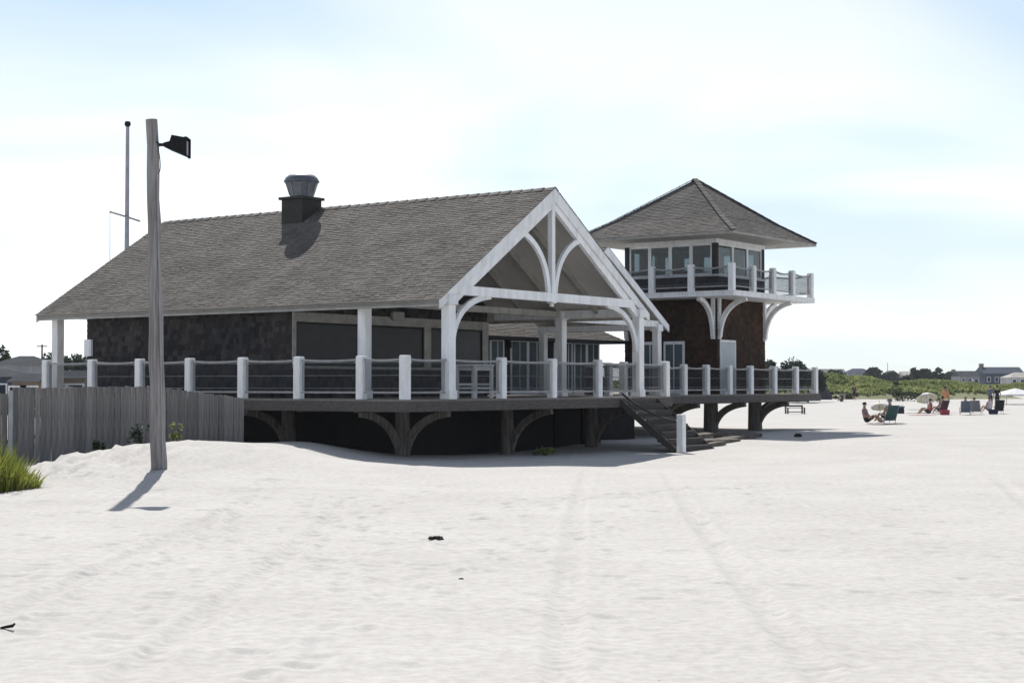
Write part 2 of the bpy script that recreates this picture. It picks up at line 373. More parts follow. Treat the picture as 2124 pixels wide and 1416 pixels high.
# ------------------------------------------------------------------ building frame
TH = R(35.48); RZ = R(90) - TH
E1 = Vector((math.sin(TH), math.cos(TH), 0)); E2 = Vector((-math.cos(TH), math.sin(TH), 0))
ORG = Vector((-1.596, 39.448, 0)); DK = EYE - .369           # deck level
def W(x, y, z=0): return ORG + E1 * x + E2 * y + Vector((0, 0, z))
def root(name, x, y, z, label, cat, group=None):
    return empty(name, W(x, y, z), RZ, label, cat, group)

def shingles(name, mat_, parent, org, u, v, ext, vmax, course, wmin, wmax, n_off=.02, skip=None, tilt=.012):
    """overlapping shingles on a plane: org + a*u + b*v, ext(b) -> (lo, hi) along u"""
    org, u, v = Vector(org), Vector(u).normalized(), Vector(v).normalized(); nrm = u.cross(v)
    mb = MB(); b = 0.0; row = 0
    while b < vmax - 1e-4:
        b1 = min(b + course * 1.12, vmax)
        lo0, hi0 = ext(b); lo1, hi1 = ext(b1)
        a = min(lo0, lo1) - random.uniform(0, wmax)
        while a < max(hi0, hi1):
            w = random.uniform(wmin, wmax); a1 = a + w - .006
            p0, p1 = max(a, lo0), min(a1, hi0); q0, q1 = max(a, lo1), min(a1, hi1)
            if p1 - p0 > .01 or q1 - q0 > .01:
                if p1 < p0: p0 = p1 = (p0 + p1) / 2
                if q1 < q0: q0 = q1 = min(max(q0, lo1), hi1)
                if not (skip and skip((a + a1) / 2, b + course / 2)):
                    db = random.uniform(-.012, .012) if row else 0
                    t = tilt + random.uniform(-.003, .008)
                    B = lambda aa, bb, h: org + u * aa + v * bb + nrm * (n_off + h)
                    mb.add([B(p0, b + db, t), B(p1, b + db, t), B(q1, b1, 0), B(q0, b1, 0), B(p0, b + db, -.004), B(p1, b + db, -.004)],
                           [(0, 1, 2, 3), (4, 5, 1, 0), (4, 0, 3), (5, 2, 1)])
            a += w
        b += course; row += 1
    me = mb.mesh(name, mat_, smooth=True); me.polygons.foreach_set('use_smooth', [False] * len(me.polygons))
    return tag(link(name, me, parent), kind='stuff')

POST_MESH = {}
def post_mesh(h, w=.22):
    k = (h, w)
    if k not in POST_MESH:
        mb = MB(); mb.bbox((-w / 2, -w / 2, -.05), (w / 2, w / 2, h - .02), .02); mb.box((-w / 2 - .006, -w / 2 - .006, h - .20), (w / 2 + .006, w / 2 + .006, h - .18))
        POST_MESH[k] = mb.mesh('railing_post', 'white_paint')
    return POST_MESH[k]
def railing(parent, pts, z, sag=.05, h=1.1, post_w=.22, posts=None, cables=3, matr='rail_paint'):
    for i, (x, y) in enumerate(pts):
        if posts is None or posts[i]: link('railing_post', post_mesh(h, post_w), parent, (x, y, z))
    for (x0, y0), (x1, y1) in zip(pts[:-1], pts[1:]):
        d = Vector((x1 - x0, y1 - y0, 0)); ln = d.length; d.normalize(); side = Vector((-d.y, d.x, 0)); g = post_w * .45
        n = 8; P = []
        for k in range(n + 1):
            t = k / n; a = g + (ln - 2 * g) * t; P.append(Vector((x0, y0, z + h - .12 - sag * 4 * t * (1 - t))) + d * a)
        MB().sweep(P, .075, .055, side).build('top_rail', matr, parent)
        MB().bar((x0 + d.x * g, y0 + d.y * g, z + .17), (x1 - d.x * g, y1 - d.y * g, z + .17), .06, .05).build('bottom_rail', matr, parent)
        mb = MB()
        for c in range(cables):
            zz = z + .27 + (h - .46) * c / max(cables - 1, 1)
            mb.tube([(x0 + d.x * g, y0 + d.y * g, zz), (x1 - d.x * g, y1 - d.y * g, zz)], .0045, 5)
        mb.build('cable_infill', 'steel_grey', parent)
        a_, b_ = Vector((x0, y0, 0)) + d * g, Vector((x1, y1, 0)) - d * g
        MB().bar((a_.x, a_.y, z + .20 + (h - .36) / 2), (b_.x, b_.y, z + .20 + (h - .36) / 2), .004, h - .38).build('mesh_panel', 'mesh_gauze', parent)

# ================================================================== main pavilion
Wd = 9.26; RG = 5.78; EO = .45; EZ = 2.52; LEN = 15.6; GO = .07
slope = (RG - EZ) / (Wd / 2 + EO); ang = math.atan(slope); SL = math.hypot(RG - EZ, Wd / 2 + EO)
pav = root('beach_pavilion', 0, 0, 0, 'long brown shingled beach pavilion with open white gable porch and raised railed deck', 'building')
D_ = (0, 0, DK)
def pm(): return MB(D_)
X0r, X1r, XM = -EO, Wd + EO, Wd / 2

# deck
pm().box((-1.86, -.12, -.05), (11.0, 16.4, 0)).build('deck_floor', 'deck_top', pav)
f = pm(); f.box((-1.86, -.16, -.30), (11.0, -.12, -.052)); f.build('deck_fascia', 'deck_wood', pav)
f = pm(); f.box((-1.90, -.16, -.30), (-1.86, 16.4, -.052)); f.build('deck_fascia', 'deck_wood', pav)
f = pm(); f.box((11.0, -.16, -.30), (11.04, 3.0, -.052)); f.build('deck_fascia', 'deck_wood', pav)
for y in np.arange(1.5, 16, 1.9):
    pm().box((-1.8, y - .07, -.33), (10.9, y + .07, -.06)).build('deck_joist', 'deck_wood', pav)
# piles with curved outrigger braces
def brace(parent, base, tip, mat_, w=.14, h=.17, off=D_):
    b, t = Vector(base), Vector(tip); mid = Vector((b.x + (t.x - b.x) * .12, b.y + (t.y - b.y) * .12, t.z - (t.z - b.z) * .12))
    d = Vector((t.x - b.x, t.y - b.y, 0)).normalized(); side = Vector((-d.y, d.x, 0))
    return MB(off).sweep(bez(b, mid, t, 12), w, h, side).build('curved_brace', mat_, parent)
for i, (px, py) in enumerate(((0, 1.5), (4.6, 1.5), (9.0, 1.5), (0, 5.5), (0, 9.5), (0, 13.5), (4.6, 4.4), (9.0, 4.4))):
    wp = W(px, py); zg = gz(wp.x, wp.y) - .25 - DK
    pm().tube([(px, py, zg), (px + .02, py, -.9), (px, py, -.3)], [.20, .19, .18], 14).build('pile', 'pile_wood', pav)
    if py < 2: brace(pav, (px, py - .1, zg + .22), (px, py - 1.52, -.36), 'pile_wood')
    if px == 0: brace(pav, (px - .1, py, zg + .22), (px - 1.62, py, -.36), 'pile_wood')
# near-black skirt sheets added behind the piles so the space underneath reads as shade
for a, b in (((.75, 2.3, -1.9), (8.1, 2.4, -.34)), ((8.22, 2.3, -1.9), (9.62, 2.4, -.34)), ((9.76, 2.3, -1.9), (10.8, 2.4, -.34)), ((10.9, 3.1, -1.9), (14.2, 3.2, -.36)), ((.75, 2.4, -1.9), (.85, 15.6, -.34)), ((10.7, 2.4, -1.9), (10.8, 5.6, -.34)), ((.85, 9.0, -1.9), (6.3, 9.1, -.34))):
    pm().box(a, b).build('shade_skirt', 'shade_black', pav)

# railing: left side, front, right return
LY = [0, 1.39, 3.5, 5.5, 7.5, 9.5, 11.5, 13.52]
railing(pav, [(-1.72, y) for y in LY], DK, sag=.025)
FX = [-1.72, 0, 2.27, 4.65, 7.0, 9.26, 10.88]
railing(pav, [(x, 0) for x in FX], DK, sag=.025, posts=[0, 0, 1, 1, 1, 0, 1])
railing(pav, [(10.88, 0), (10.88, 1.5), (10.88, 3.0)], DK, sag=.025, posts=[0, 1, 0])

# columns
def column(x, y, h, w=.27, parent=pav, mf=pm):
    mb = mf(); mb.bbox((x - w / 2, y - w / 2, 0), (x + w / 2, y + w / 2, h - .25), .015); c = mb.build('column', 'white_paint', parent)
    mb = mf(); k = w / 2 + .045; mb.bbox((x - k, y - k, h - .25), (x + k, y + k, h), .012); mb.build('column_cap', 'white_paint', c)
    mb = mf(); k = w / 2 + .02; mb.box((x - k, y - k, 0.0), (x + k, y + k, .22)); mb.build('column_base', 'white_paint', c)
    return c
for x in (0, Wd):
    for y in (0, 2.78, 15.2): column(x, y, 2.62)
# eave beams
for x in (0, Wd): pm().box((x - .11, .14, 2.40), (x + .11, 5.25, 2.64)).build('eave_beam', 'white_paint', pav)
for x in (0, Wd): pm().box((x - .10, 13.9, 2.40), (x + .10, 15.5, 2.62)).build('eave_beam', 'white_paint', pav)
pm().box((.1, 15.1, 2.40), (Wd - .1, 15.3, 2.62)).build('end_beam', 'white_paint', pav)

# roof deck (two slabs) + shingles
def zr(x): return RG - abs(x - XM) * slope
nL = Vector((-math.sin(ang), 0, math.cos(ang)))
mb = pm(); t = .13
mb.prism([(X0r, EZ - .02), (XM, RG - .02), (X1r, EZ - .02), (X1r, EZ - .02 - t), (XM, RG - .02 - t), (X0r, EZ - .02 - t)], 1, -GO, LEN)
roof = mb.build('roof', 'ceiling_board', pav)
shingles('roof_shingles', 'roof_shingle', roof, (X0r - .05, LEN + .05, EZ - .05 + DK), (0, -1, 0), (math.cos(ang), 0, math.sin(ang)), lambda b: (0, LEN + GO + .12), SL + .06, .118, .09, .22)
shingles('roof_shingles', 'roof_shingle', roof, (X1r + .05, -GO - .07, EZ - .05 + DK), (0, 1, 0), (-math.cos(ang), 0, math.sin(ang)), lambda b: (0, LEN + GO + .12), SL + .06, .118, .09, .22)
for k in range(42):      # ridge caps
    y = -GO - .07 + k * .375
    mb = pm(); z0 = RG + .035 + random.uniform(0, .008)
    mb.add([(XM - .16, y, z0 - .16 * slope), (XM, y, z0), (XM + .16, y, z0 - .16 * slope), (XM - .16, y + .40, z0 - .02 - .16 * slope), (XM, y + .40, z0 - .02), (XM + .16, y + .40, z0 - .02 - .16 * slope)], [(0, 1, 4, 3), (1, 2, 5, 4)])
    mb.build('ridge_cap', 'roof_shingle', roof)
# eave fascia
for xs_ in (-1, 1):
    xx = X0r if xs_ < 0 else X1r
    pm().box((min(xx, xx - xs_ * .04), -GO + .02, EZ - .20), (max(xx, xx - xs_ * .04), LEN, EZ - .045)).build('eave_fascia', 'aged_trim', pav)
# rake boards on both gable ends
for y0, y1 in ((-GO - .05, -GO - .002), (LEN + .002, LEN + .05)):
    for s_ in (-1, 1):
        xe = XM + s_ * (Wd / 2 + EO + .03)
        p = [(XM, RG + .0), (xe, EZ - .02), (xe, EZ - .26), (XM, RG - .36)]
        pm().prism(p, 1, y0, y1).build('rake_board', 'white_paint', pav)

# gable truss at the front
def truss(parent, mf, y, x0, x1, xm, zt, zk, brz=True):
    mf().box((x0 + .34, y - .09, zt), (x1 - .34, y + .09, zt + .24)).build('tie_beam', 'white_paint', parent)
    k = mf(); k.box((xm - .075, y - .075, zt + .24), (xm + .075, y + .075, zk)); kp = k.build('king_post', 'white_paint', parent)
    mb = mf(); mb.box((xm - .09, y - .10, zt - .04), (xm + .09, y + .10, zt + .0)); mb.bbox((xm - .05, y - .05, zt - .13), (xm + .05, y + .05, zt - .04), .02); mb.build('finial', 'white_paint', kp)
truss(pav, pm, 0, 0, Wd, XM, 2.64, RG - .3)
for s_ in (-1, 1):
    pm().sweep(bez((XM + s_ * .16, 0, 2.88), (XM + s_ * .26, 0, 4.15), (XM + s_ * 1.58, 0, 4.50), 14), .09, .15, (0, 1, 0)).build('curved_strut', 'white_paint', pav)
    pm().sweep(bez((XM + s_ * (Wd / 2 - .13), 0, 1.35), (XM + s_ * (Wd / 2 - .22), 0, 2.50), (XM + s_ * (Wd / 2 - 1.75), 0, 2.66), 14), .10, .15, (0, 1, 0)).build('knee_brace', 'white_paint', pav)
    pm().bar((XM + s_ * .05, 0, RG - .45), (XM + s_ * (Wd / 2 + .02), 0, zr(0) - .42), .12, .22, (0, 0, 1)).build('principal_rafter', 'white_paint', pav)
# inner rafters under the ceiling
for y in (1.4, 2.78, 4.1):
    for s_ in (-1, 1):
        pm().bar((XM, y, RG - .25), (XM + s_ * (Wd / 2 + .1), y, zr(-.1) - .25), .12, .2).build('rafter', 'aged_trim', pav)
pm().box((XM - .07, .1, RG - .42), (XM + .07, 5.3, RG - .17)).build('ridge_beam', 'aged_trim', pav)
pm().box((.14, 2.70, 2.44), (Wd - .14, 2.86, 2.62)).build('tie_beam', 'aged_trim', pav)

# enclosed room: dark backing walls, shingles, windows
RY0, RY1 = 5.37, 13.85; RX1 = 8.98
pm().box((.02, RY0 + .06, 0), (.14, RY1, 2.62)).build('side_wall', 'dark_backing', pav)
pm().box((RX1 - .14, RY0 + .06, 0), (RX1 - .02, RY1, 2.62)).build('side_wall', 'dark_backing', pav)
pm().box((.02, RY1 - .12, 0), (RX1 - .02, RY1 - .002, 2.62)).build('end_wall', 'dark_backing', pav)
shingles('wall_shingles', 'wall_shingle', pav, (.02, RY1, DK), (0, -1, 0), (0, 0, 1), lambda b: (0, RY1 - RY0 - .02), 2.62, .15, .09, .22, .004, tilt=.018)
# front wall of the room (faces the porch): three screened openings
wy = RY0
WX = [(.16, 2.82), (3.14, 5.73), (6.06, 8.68)]
def panel(x0, x1, z0, z1, m_, nm, th=.1, y=wy): return pm().box((x0, y, z0), (x1, y + th, z1)).build(nm, m_, pav)
panel(.02, RX1, 0, .80, 'dark_backing', 'apron_wall', .1, wy + .03)
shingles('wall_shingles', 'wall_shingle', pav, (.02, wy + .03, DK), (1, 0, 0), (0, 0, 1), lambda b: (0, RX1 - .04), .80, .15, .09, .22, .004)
panel(.02, RX1, .80, .88, 'aged_trim', 'sill', .16, wy - .05)
panel(.02, RX1, 2.08, 2.34, 'aged_trim', 'header', .14, wy - .02)
for a, b in ((.02, .16), (2.82, 3.14), (5.73, 6.06), (8.68, RX1)):
    panel(a, b, .88, 2.08, 'aged_trim', 'mullion', .12, wy - .01)
for a, b in WX:
    fr = pm(); fr.box((a, wy + .02, .88), (a + .05, wy + .07, 2.08)); fr.box((b - .05, wy + .02, .88), (b, wy + .07, 2.08)); fr.box((a + .05, wy + .02, 2.03), (b - .05, wy + .07, 2.08)); fr.box((a + .05, wy + .02, .88), (b - .05, wy + .07, .93))
    wn = fr.build('window', 'black_metal', pav)
    pm().box((a + .05, wy + .04, .93), (b - .05, wy + .05, 2.03)).build('screen', 'screen', wn)
# gable infill above the header, shingled
pm().prism([(.02, 2.34), (RX1, 2.34), (RX1, zr(RX1) - .16), (XM, RG - .2), (.02, zr(.02) - .16)], 1, wy + .05, wy + .15).build('gable_wall', 'dark_backing', pav)
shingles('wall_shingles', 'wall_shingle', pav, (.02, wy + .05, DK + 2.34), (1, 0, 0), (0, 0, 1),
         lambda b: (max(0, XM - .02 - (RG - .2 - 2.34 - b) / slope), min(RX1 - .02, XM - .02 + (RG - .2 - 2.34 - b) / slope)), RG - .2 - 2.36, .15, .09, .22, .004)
pm().box((.14, RY0 + .2, -.0), (RX1 - .14, RY1 - .12, .02)).build('room_floor', 'interior', pav)
# small fixtures on the walls
w_ = pm(); w_.bbox((4.1, wy - .16, 2.28), (4.62, wy - .02, 2.5), .02); w_.box((4.16, wy - .13, 2.25), (4.56, wy - .04, 2.28)); w_.build('header_light', 'aged_trim', pav)
e_ = pm(); e_.bbox((-.10, 13.55, 1.22), (-.005, 13.86, 1.72), .01); e_.box((-.115, 13.6, 1.27), (-.10, 13.81, 1.67)); e_.build('meter_box', 'white_paint', pav)

# exhaust fan on the roof
fx, fy = 4.25, 9.02
fan = link('exhaust_fan', None, pav)
mb = pm(); mb.box((fx - .43, fy - .43, 4.9), (fx + .43, fy + .43, 6.02)); mb.box((fx - .50, fy - .50, 6.02), (fx + .50, fy + .50, 6.10)); cb = mb.build('curb', 'fan_curb', fan)
mb = pm(); mb.lathe([(.36, 6.10), (.36, 6.16), (.44, 6.40), (.47, 6.52), (.50, 6.52), (.50, 6.56), (.49, 6.58)], fx, fy, 24); mb.build('fan_housing', 'fan_metal', fan)
mb = pm(); mb.lathe([(.54, 6.57), (.55, 6.60), (.50, 6.70), (.40, 6.79), (.28, 6.82), (.02, 6.83)], fx, fy, 24); mb.build('fan_cap', 'fan_metal', fan)
for k in range(10):
    a = 2 * math.pi * k / 10; pm().bar((fx + .37 * math.cos(a), fy + .37 * math.sin(a), 6.16), (fx + .485 * math.cos(a), fy + .485 * math.sin(a), 6.52), .015, .03).build('fan_rib', 'steel_grey', fan)

# stairs down to the sand
SX0, SX1, NR, RUN = 8.0, 10.1, 8, .265
st = link('staircase', None, pav)
rise = (DK + .17) / NR
for k in range(NR):
    z = -rise * (k + 1); y = -.16 - RUN * k
    pm().box((SX0 + .05, y - RUN - .03, z - .045), (SX1 - .05, y, z)).build('tread', 'stair_wood', st)
    if k: pm().box((SX0 + .05, y - .03, z + .002), (SX1 - .05, y - .005, z + rise - .047)).build('riser', 'stair_wood', st)
for x in (SX0, SX1):
    pm().prism([(-.17, -.06), (-.17 - RUN * NR, -.06 - rise * NR), (-.17 - RUN * NR, -.29 - rise * NR), (-.17, -.29)], 0, x - .03, x + .03).build('stringer', 'stair_wood', st)
    if x == SX0: pm().sweep(bez((x, -.2, .10), (x, -1.2, -.62), (x, -.17 - RUN * NR + .16, -.70), 8), .045, .05, (1, 0, 0)).build('handrail', 'stair_wood', st)
link('newel_post', post_mesh(1.12, .21), st, (SX0, -.17 - RUN * NR + .12, -.15))

# ================================================================== side pavilion (lower second gable)
sp = root('side_pavilion', 0, 0, 0, 'lower second gable of the pavilion just behind the big white gable, facing the same way', 'building')
sxm, syf, sye, srz, sez = 13.55, 3.78, 9.2, 4.98, 2.50
ssl = (srz - sez) / 4.05
mb = pm(); mb.prism([(9.78, srz - (sxm - 9.78) * ssl - .02), (sxm, srz - .02), (17.6, sez - .02), (17.6, sez - .15), (sxm, srz - .15), (9.78, srz - (sxm - 9.78) * ssl - .15)], 1, syf, sye); srf = mb.build('roof', 'ceiling_board', sp)
sang = math.atan(ssl)
shingles('roof_shingles', 'roof_shingle', srf, (17.65, syf - .06, sez - .04 + DK), (0, 1, 0), (-math.cos(sang), 0, math.sin(sang)), lambda b: (0, sye - syf + .1), 4.05 / math.cos(sang) + .06, .118, .09, .22)
shingles('roof_shingles', 'roof_shingle', srf, (9.78, sye + .04, srz - (sxm - 9.78) * ssl + DK - .02), (0, -1, 0), (math.cos(sang), 0, math.sin(sang)), lambda b: (0, sye - syf + .1), (sxm - 9.78) / math.cos(sang), .118, .09, .22)
for s_, xe in ((-1, 9.78), (1, 17.64)):
    ze = srz - abs(xe - sxm) * ssl
    pm().prism([(sxm, srz), (xe, ze), (xe, ze - .24), (sxm, srz - .32)], 1, syf - .06, syf - .004).build('rake_board', 'white_paint', sp)
pm().box((9.95, syf + .05, 2.40), (17.25, syf + .23, 2.62)).build('tie_beam', 'white_paint', sp)
pm().box((17.56, syf + .02, sez - .20), (17.60, sye, sez - .045)).build('eave_fascia', 'aged_trim', sp)
for y in (syf + .14, 8.8): column(17.1, y, 2.5, .25, sp)
column(10.1, 8.8, 2.5, .25, sp)
pm().box((17.0, syf + .3, 2.3), (17.2, 8.7, 2.5)).build('eave_beam', 'white_paint', sp)
for y in (5.2, 6.7, 8.2):
    for s_, xe in ((-1, 10.0), (1, 17.4)):
        pm().bar((sxm, y, srz - .24), (xe, y, srz - abs(xe - sxm) * ssl - .24), .1, .16).build('rafter', 'aged_trim', sp)

# ================================================================== rear pavilion (hipped, glazed doors)
rp_ = root('rear_pavilion', 0, 0, 0, 'low hip-roofed pavilion with white-framed glass doors seen through the porch', 'building')
ax0, ax1, ay0, ay1, aez, arz = 11.5, 23.3, 8.95, 15.6, 2.10, 4.0
hw = (ay1 - ay0) / 2; ym = (ay0 + ay1) / 2; asl = (arz - aez) / hw; aan = math.atan(asl)
mb = pm(); mb.add([(ax0, ay0, aez), (ax1, ay0, aez), (ax1, ay1, aez), (ax0, ay1, aez), (ax0 + hw, ym, arz), (ax1 - hw, ym, arz), (ax0, ay0, aez - .1), (ax1, ay0, aez - .1), (ax1, ay1, aez - .1), (ax0, ay1, aez - .1)],
                  [(0, 1, 5, 4), (1, 2, 5), (2, 3, 4, 5), (3, 0, 4), (6, 7, 1, 0), (7, 8, 2, 1), (8, 9, 3, 2), (9, 6, 0, 3), (9, 8, 7, 6)])
arf = mb.build('roof', 'roof_dark', rp_)
vm = hw / math.cos(aan)
shingles('roof_shingles', 'tower_shingle', arf, (ax0, ay0, aez + DK), (1, 0, 0), (0, math.cos(aan), math.sin(aan)), lambda b: (hw * b / vm, ax1 - ax0 - hw * b / vm), vm, .118, .09, .22, .012)
shingles('roof_shingles', 'tower_shingle', arf, (ax1, ay0, aez + DK), (0, 1, 0), (-math.cos(aan), 0, math.sin(aan)), lambda b: (hw * b / vm, ay1 - ay0 - hw * b / vm), vm, .118, .09, .22, .012)
wyr = 9.7
pm().box((12.3, wyr + .06, 0), (22.55, wyr + .2, 2.2)).build('front_wall', 'dark_backing', rp_)
pm().box((22.4, wyr + .2, 0), (22.55, 15.0, 2.2)).build('side_wall', 'dark_backing', rp_)
pm().box((12.3, wyr + .2, 0), (12.45, 15.0, 2.2)).build('side_wall', 'dark_backing', rp_)
pm().box((12.45, 14.85, 0), (22.4, 15.0, 2.2)).build('rear_wall', 'dark_backing', rp_)
def glass_door(parent, x0, x1, z1, y, axis='x', off=D_, glassm='door_glass', leaves=2, out=-1):
    """white framed glazed double door in a plane; axis x: lies along x at y; axis y: lies along y at x=y"""
    def bx(a0, a1, b0, b1, z0, zz):
        return MB(off).box((a0, y + out * b1 if out < 0 else y + b0, z0), (a1, y + out * b0 if out < 0 else y + b1, zz)) if axis == 'x' else MB(off).box((y + out * b1 if out < 0 else y + b0, a0, z0), (y + out * b0 if out < 0 else y + b1, a1, zz))
    dr = bx(x0, x1, 0, .03, 0, z1).build('glass_door', 'white_paint', parent)
    w = (x1 - x0) / leaves
    for k in range(leaves):
        a, b = x0 + k * w + .10, x0 + (k + 1) * w - .10
        bx(a, b, .034, .045, .16, z1 - .12).build('pane', glassm, dr)
        bx((a + b) / 2 - .02, (a + b) / 2 + .02, .047, .06, .16, z1 - .12).build('glazing_bar', 'white_paint', dr)
    return dr
for a, b in ((15.0, 15.9), (16.3, 18.55), (19.2, 20.5), (20.6, 22.45)):
    glass_door(rp_, a, b, 2.08, wyr + .05, leaves=2 if b - a > 1.2 else 1)
lan = pm(); lan.box((16.05, wyr - .10, 1.72), (16.2, wyr + .04, 1.96)); lan.bar((16.12, wyr + .04, 1.99), (16.12, wyr - .1, 1.99), .03, .03); lan.build('wall_lantern', 'black_metal', rp_)

# ================================================================== lookout tower
tw = root('lookout_tower', 0, 0, 0, 'square brown shingled lookout tower with hipped roof, white balcony and windowed cabin', 'tower')
tx, ty, ts, to = 22.2, 4.25, 4.1, 1.5
zb0, zb1, zev, zap = 3.66, 3.86, 6.05, 8.56
tx1, ty1, tcx, tcy = tx + ts, ty + ts, tx + ts / 2, ty + ts / 2
# lower deck and piles
pm().box((11.06, 2.86, -.05), (28.45, 11.0, -.0)).build('deck_floor', 'deck_top', tw)
pm().box((11.06, 2.82, -.30), (28.45, 2.86, -.052)).build('deck_fascia', 'deck_wood', tw)
pm().box((28.45, 2.82, -.30), (28.49, 11.0, -.052)).build('deck_fascia', 'deck_wood', tw)
for px, py in ((18.4, 4.4), (22.0, 4.4), (25.7, 4.4), (18.4, 8.6), (22.0, 8.6), (25.7, 8.6)):
    pm().tube([(px, py, -DK - .35), (px, py, -.9), (px, py, -.3)], [.30, .28, .27], 14).build('pile', 'pile_wood', tw)
    if py < 5: brace(tw, (px, py - .1, -DK + .05), (px, py - 1.45, -.36), 'pile_wood', .18, .22)
    if px > 25: brace(tw, (px + .1, py, -DK + .05), (px + 1.9, py, -.36), 'pile_wood', .18, .22)
for y in (3.4, 4.4, 6.5, 8.6): pm().box((11.2, y - .08, -.34), (28.3, y + .08, -.06)).build('deck_joist', 'deck_wood', tw)
railing(tw, [(x, 3.0) for x in (10.9, 12.4, 14.0, 15.7, 17.39, 19.05, 20.8, 22.52, 24.54, 26.49, 28.31)], DK, sag=.05, posts=[0] + [1] * 10)
railing(tw, [(28.31, y) for y in (3.0, 4.9, 6.8, 8.7, 10.6)], DK, sag=.05, posts=[0, 1, 1, 1, 1])
# shaft
mb = pm(); mb.box((tx, ty, 0), (tx1, ty1, zb0)); mb.build('shaft', 'dark_backing', tw)
shingles('wall_shingles', 'tower_wall_shingle', tw, (tx, ty1, DK), (0, -1, 0), (0, 0, 1), lambda b: (0, ts), zb0, .15, .09, .22, .004, tilt=.018)
shingles('wall_shingles', 'tower_wall_shingle', tw, (tx, ty, DK), (1, 0, 0), (0, 0, 1), lambda b: (0, ts), zb0, .15, .09, .22, .004, tilt=.018)
shingles('wall_shingles', 'tower_wall_shingle', tw, (tx1, ty, DK), (0, 1, 0), (0, 0, 1), lambda b: (0, ts), zb0, .15, .09, .22, .004, tilt=.018)
glass_door(tw, 5.62, 6.55, 2.04, tx - .03, 'y', leaves=1)
glass_door(tw, 6.75, 7.55, 2.04, tx - .03, 'y', leaves=1)
d = pm(); d.box((22.38, ty - .07, 0), (23.66, ty - .03, 2.08)); dd = d.build('door', 'white_paint', tw)
pm().box((22.46, ty - .085, .05), (23.58, ty - .07, 2.0)).build('door_panel', 'door_paint', dd)
# balcony
pm().box((tx - to, ty - to, zb0), (tx1 + to, ty1 + to, zb1 - .03)).build('balcony_floor', 'white_paint', tw)
pm().box((tx - to - .03, ty - to - .03, zb1 - .03), (tx1 + to + .03, ty1 + to + .03, zb1)).build('balcony_edge', 'white_paint', tw)
bx0, bx1, by0, by1 = tx - to + .13, tx1 + to - .13, ty - to + .13, ty1 + to - .13
def seg(a, b, n): return [a + (b - a) * k / n for k in range(n + 1)]
zbw = zb1 + DK
railing(tw, [(x, by0) for x in seg(bx0, bx1, 4)], zbw, sag=.08, h=1.04)
railing(tw, [(bx0, y) for y in seg(by0, by1, 4)], zbw, sag=.08, h=1.04, posts=[0, 1, 1, 1, 1])
railing(tw, [(bx1, y) for y in seg(by0, by1, 4)], zbw, sag=.08, h=1.04, posts=[0, 1, 1, 1, 1])
railing(tw, [(x, by1) for x in seg(bx0, bx1, 4)], zbw, sag=.08, h=1.04, posts=[0, 1, 1, 1, 0])
# balcony brackets
def bracket(x, y, dx, dy):
    a = Vector((x + dx * .06, y + dy * .06, 2.18)); b = Vector((x + dx * 1.22, y + dy * 1.22, zb0 - .05))
    side = Vector((-dy, dx, 0))
    br = MB(D_).sweep(bez(a, (x + dx * .15, y + dy * .15, 3.45), b, 12), .14, .17, side).build('bracket', 'white_paint', tw)
    mb = pm(); mb.box((x + dx * .035 - .07, y + dy * .035 - .07, 2.1), (x + dx * .035 + .07, y + dy * .035 + .07, zb0)); mb.build('bracket_back', 'white_paint', br)
for x, y, dx, dy in ((tx, ty + .12, -1, 0), (tx + .12, ty, 0, -1), (tx1 - .12, ty, 0, -1), (tx1, ty + .12, 1, 0), (tx, ty1 - .12, -1, 0), (tx1, ty1 - .12, 1, 0)): bracket(x, y, dx, dy)
# cabin: low dado, corner posts, glazed band on all four sides, header
zs, zh = 4.52, 5.80
def ring(z0, z1, t, m_, nm, g=0):
    for nm_, a, b in (('f', (tx - g, ty - g), (tx1 + g, ty - g + t)), ('b', (tx - g, ty1 + g - t), (tx1 + g, ty1 + g)), ('l', (tx - g, ty - g + t), (tx - g + t, ty1 + g - t)), ('r', (tx1 + g - t, ty - g + t), (tx1 + g, ty1 + g - t))):
        pm().box((*a, z0), (*b, z1)).build(nm, m_, tw)
ring(zb1, zs, .12, 'dark_backing', 'dado_wall')
for o_, u_ in (((tx, ty1, DK + zb1), (0, -1, 0)), ((tx, ty, DK + zb1), (1, 0, 0)), ((tx1, ty, DK + zb1), (0, 1, 0))):
    shingles('wall_shingles', 'wall_shingle', tw, o_, u_, (0, 0, 1), lambda b: (0, ts), zs - zb1, .15, .09, .22, .004)
ring(zs, zs + .07, .16, 'white_paint', 'window_sill', .04)
ring(zh, zev - .05, .14, 'white_paint', 'window_header', .02)
for x in (tx, tx1 - .2):
    for y in (ty, ty1 - .2):
        pm().box((x, y, zs + .07), (x + .2, y + .2, zh)).build('corner_post', 'wall_shingle', tw)
def band(p0, p1, fixed, axis, n, mw=.07, zs0=0.0):
    edges = seg(p0, p1, n)
    for k in range(n):
        a, b = edges[k], edges[k + 1]
        def bx(u0, u1, t0, t1, z0, z1): return MB(D_).box((u0, fixed + t0, z0), (u1, fixed + t1, z1)) if axis == 'x' else MB(D_).box((fixed + t0, u0, z0), (fixed + t1, u1, z1))
        fr = MB(D_)
        for q in (bx(a, a + mw, 0, .09, zs + .07, zh), bx(b - mw, b, 0, .09, zs + .07, zh), bx(a + mw, b - mw, .01, .08, zs + .07, zs + .13 + zs0), bx(a + mw, b - mw, .01, .08, zh - .08 - zs0 * .5, zh)):
            fr.off = Vector((0, 0, 0)); fr.add(q.v, q.f)
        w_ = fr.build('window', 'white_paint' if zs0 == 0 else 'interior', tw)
        bx(a + mw, b - mw, .035, .045, zs + .13 + zs0, zh - .08 - zs0 * .5).build('pane', 'clear_glass', w_)
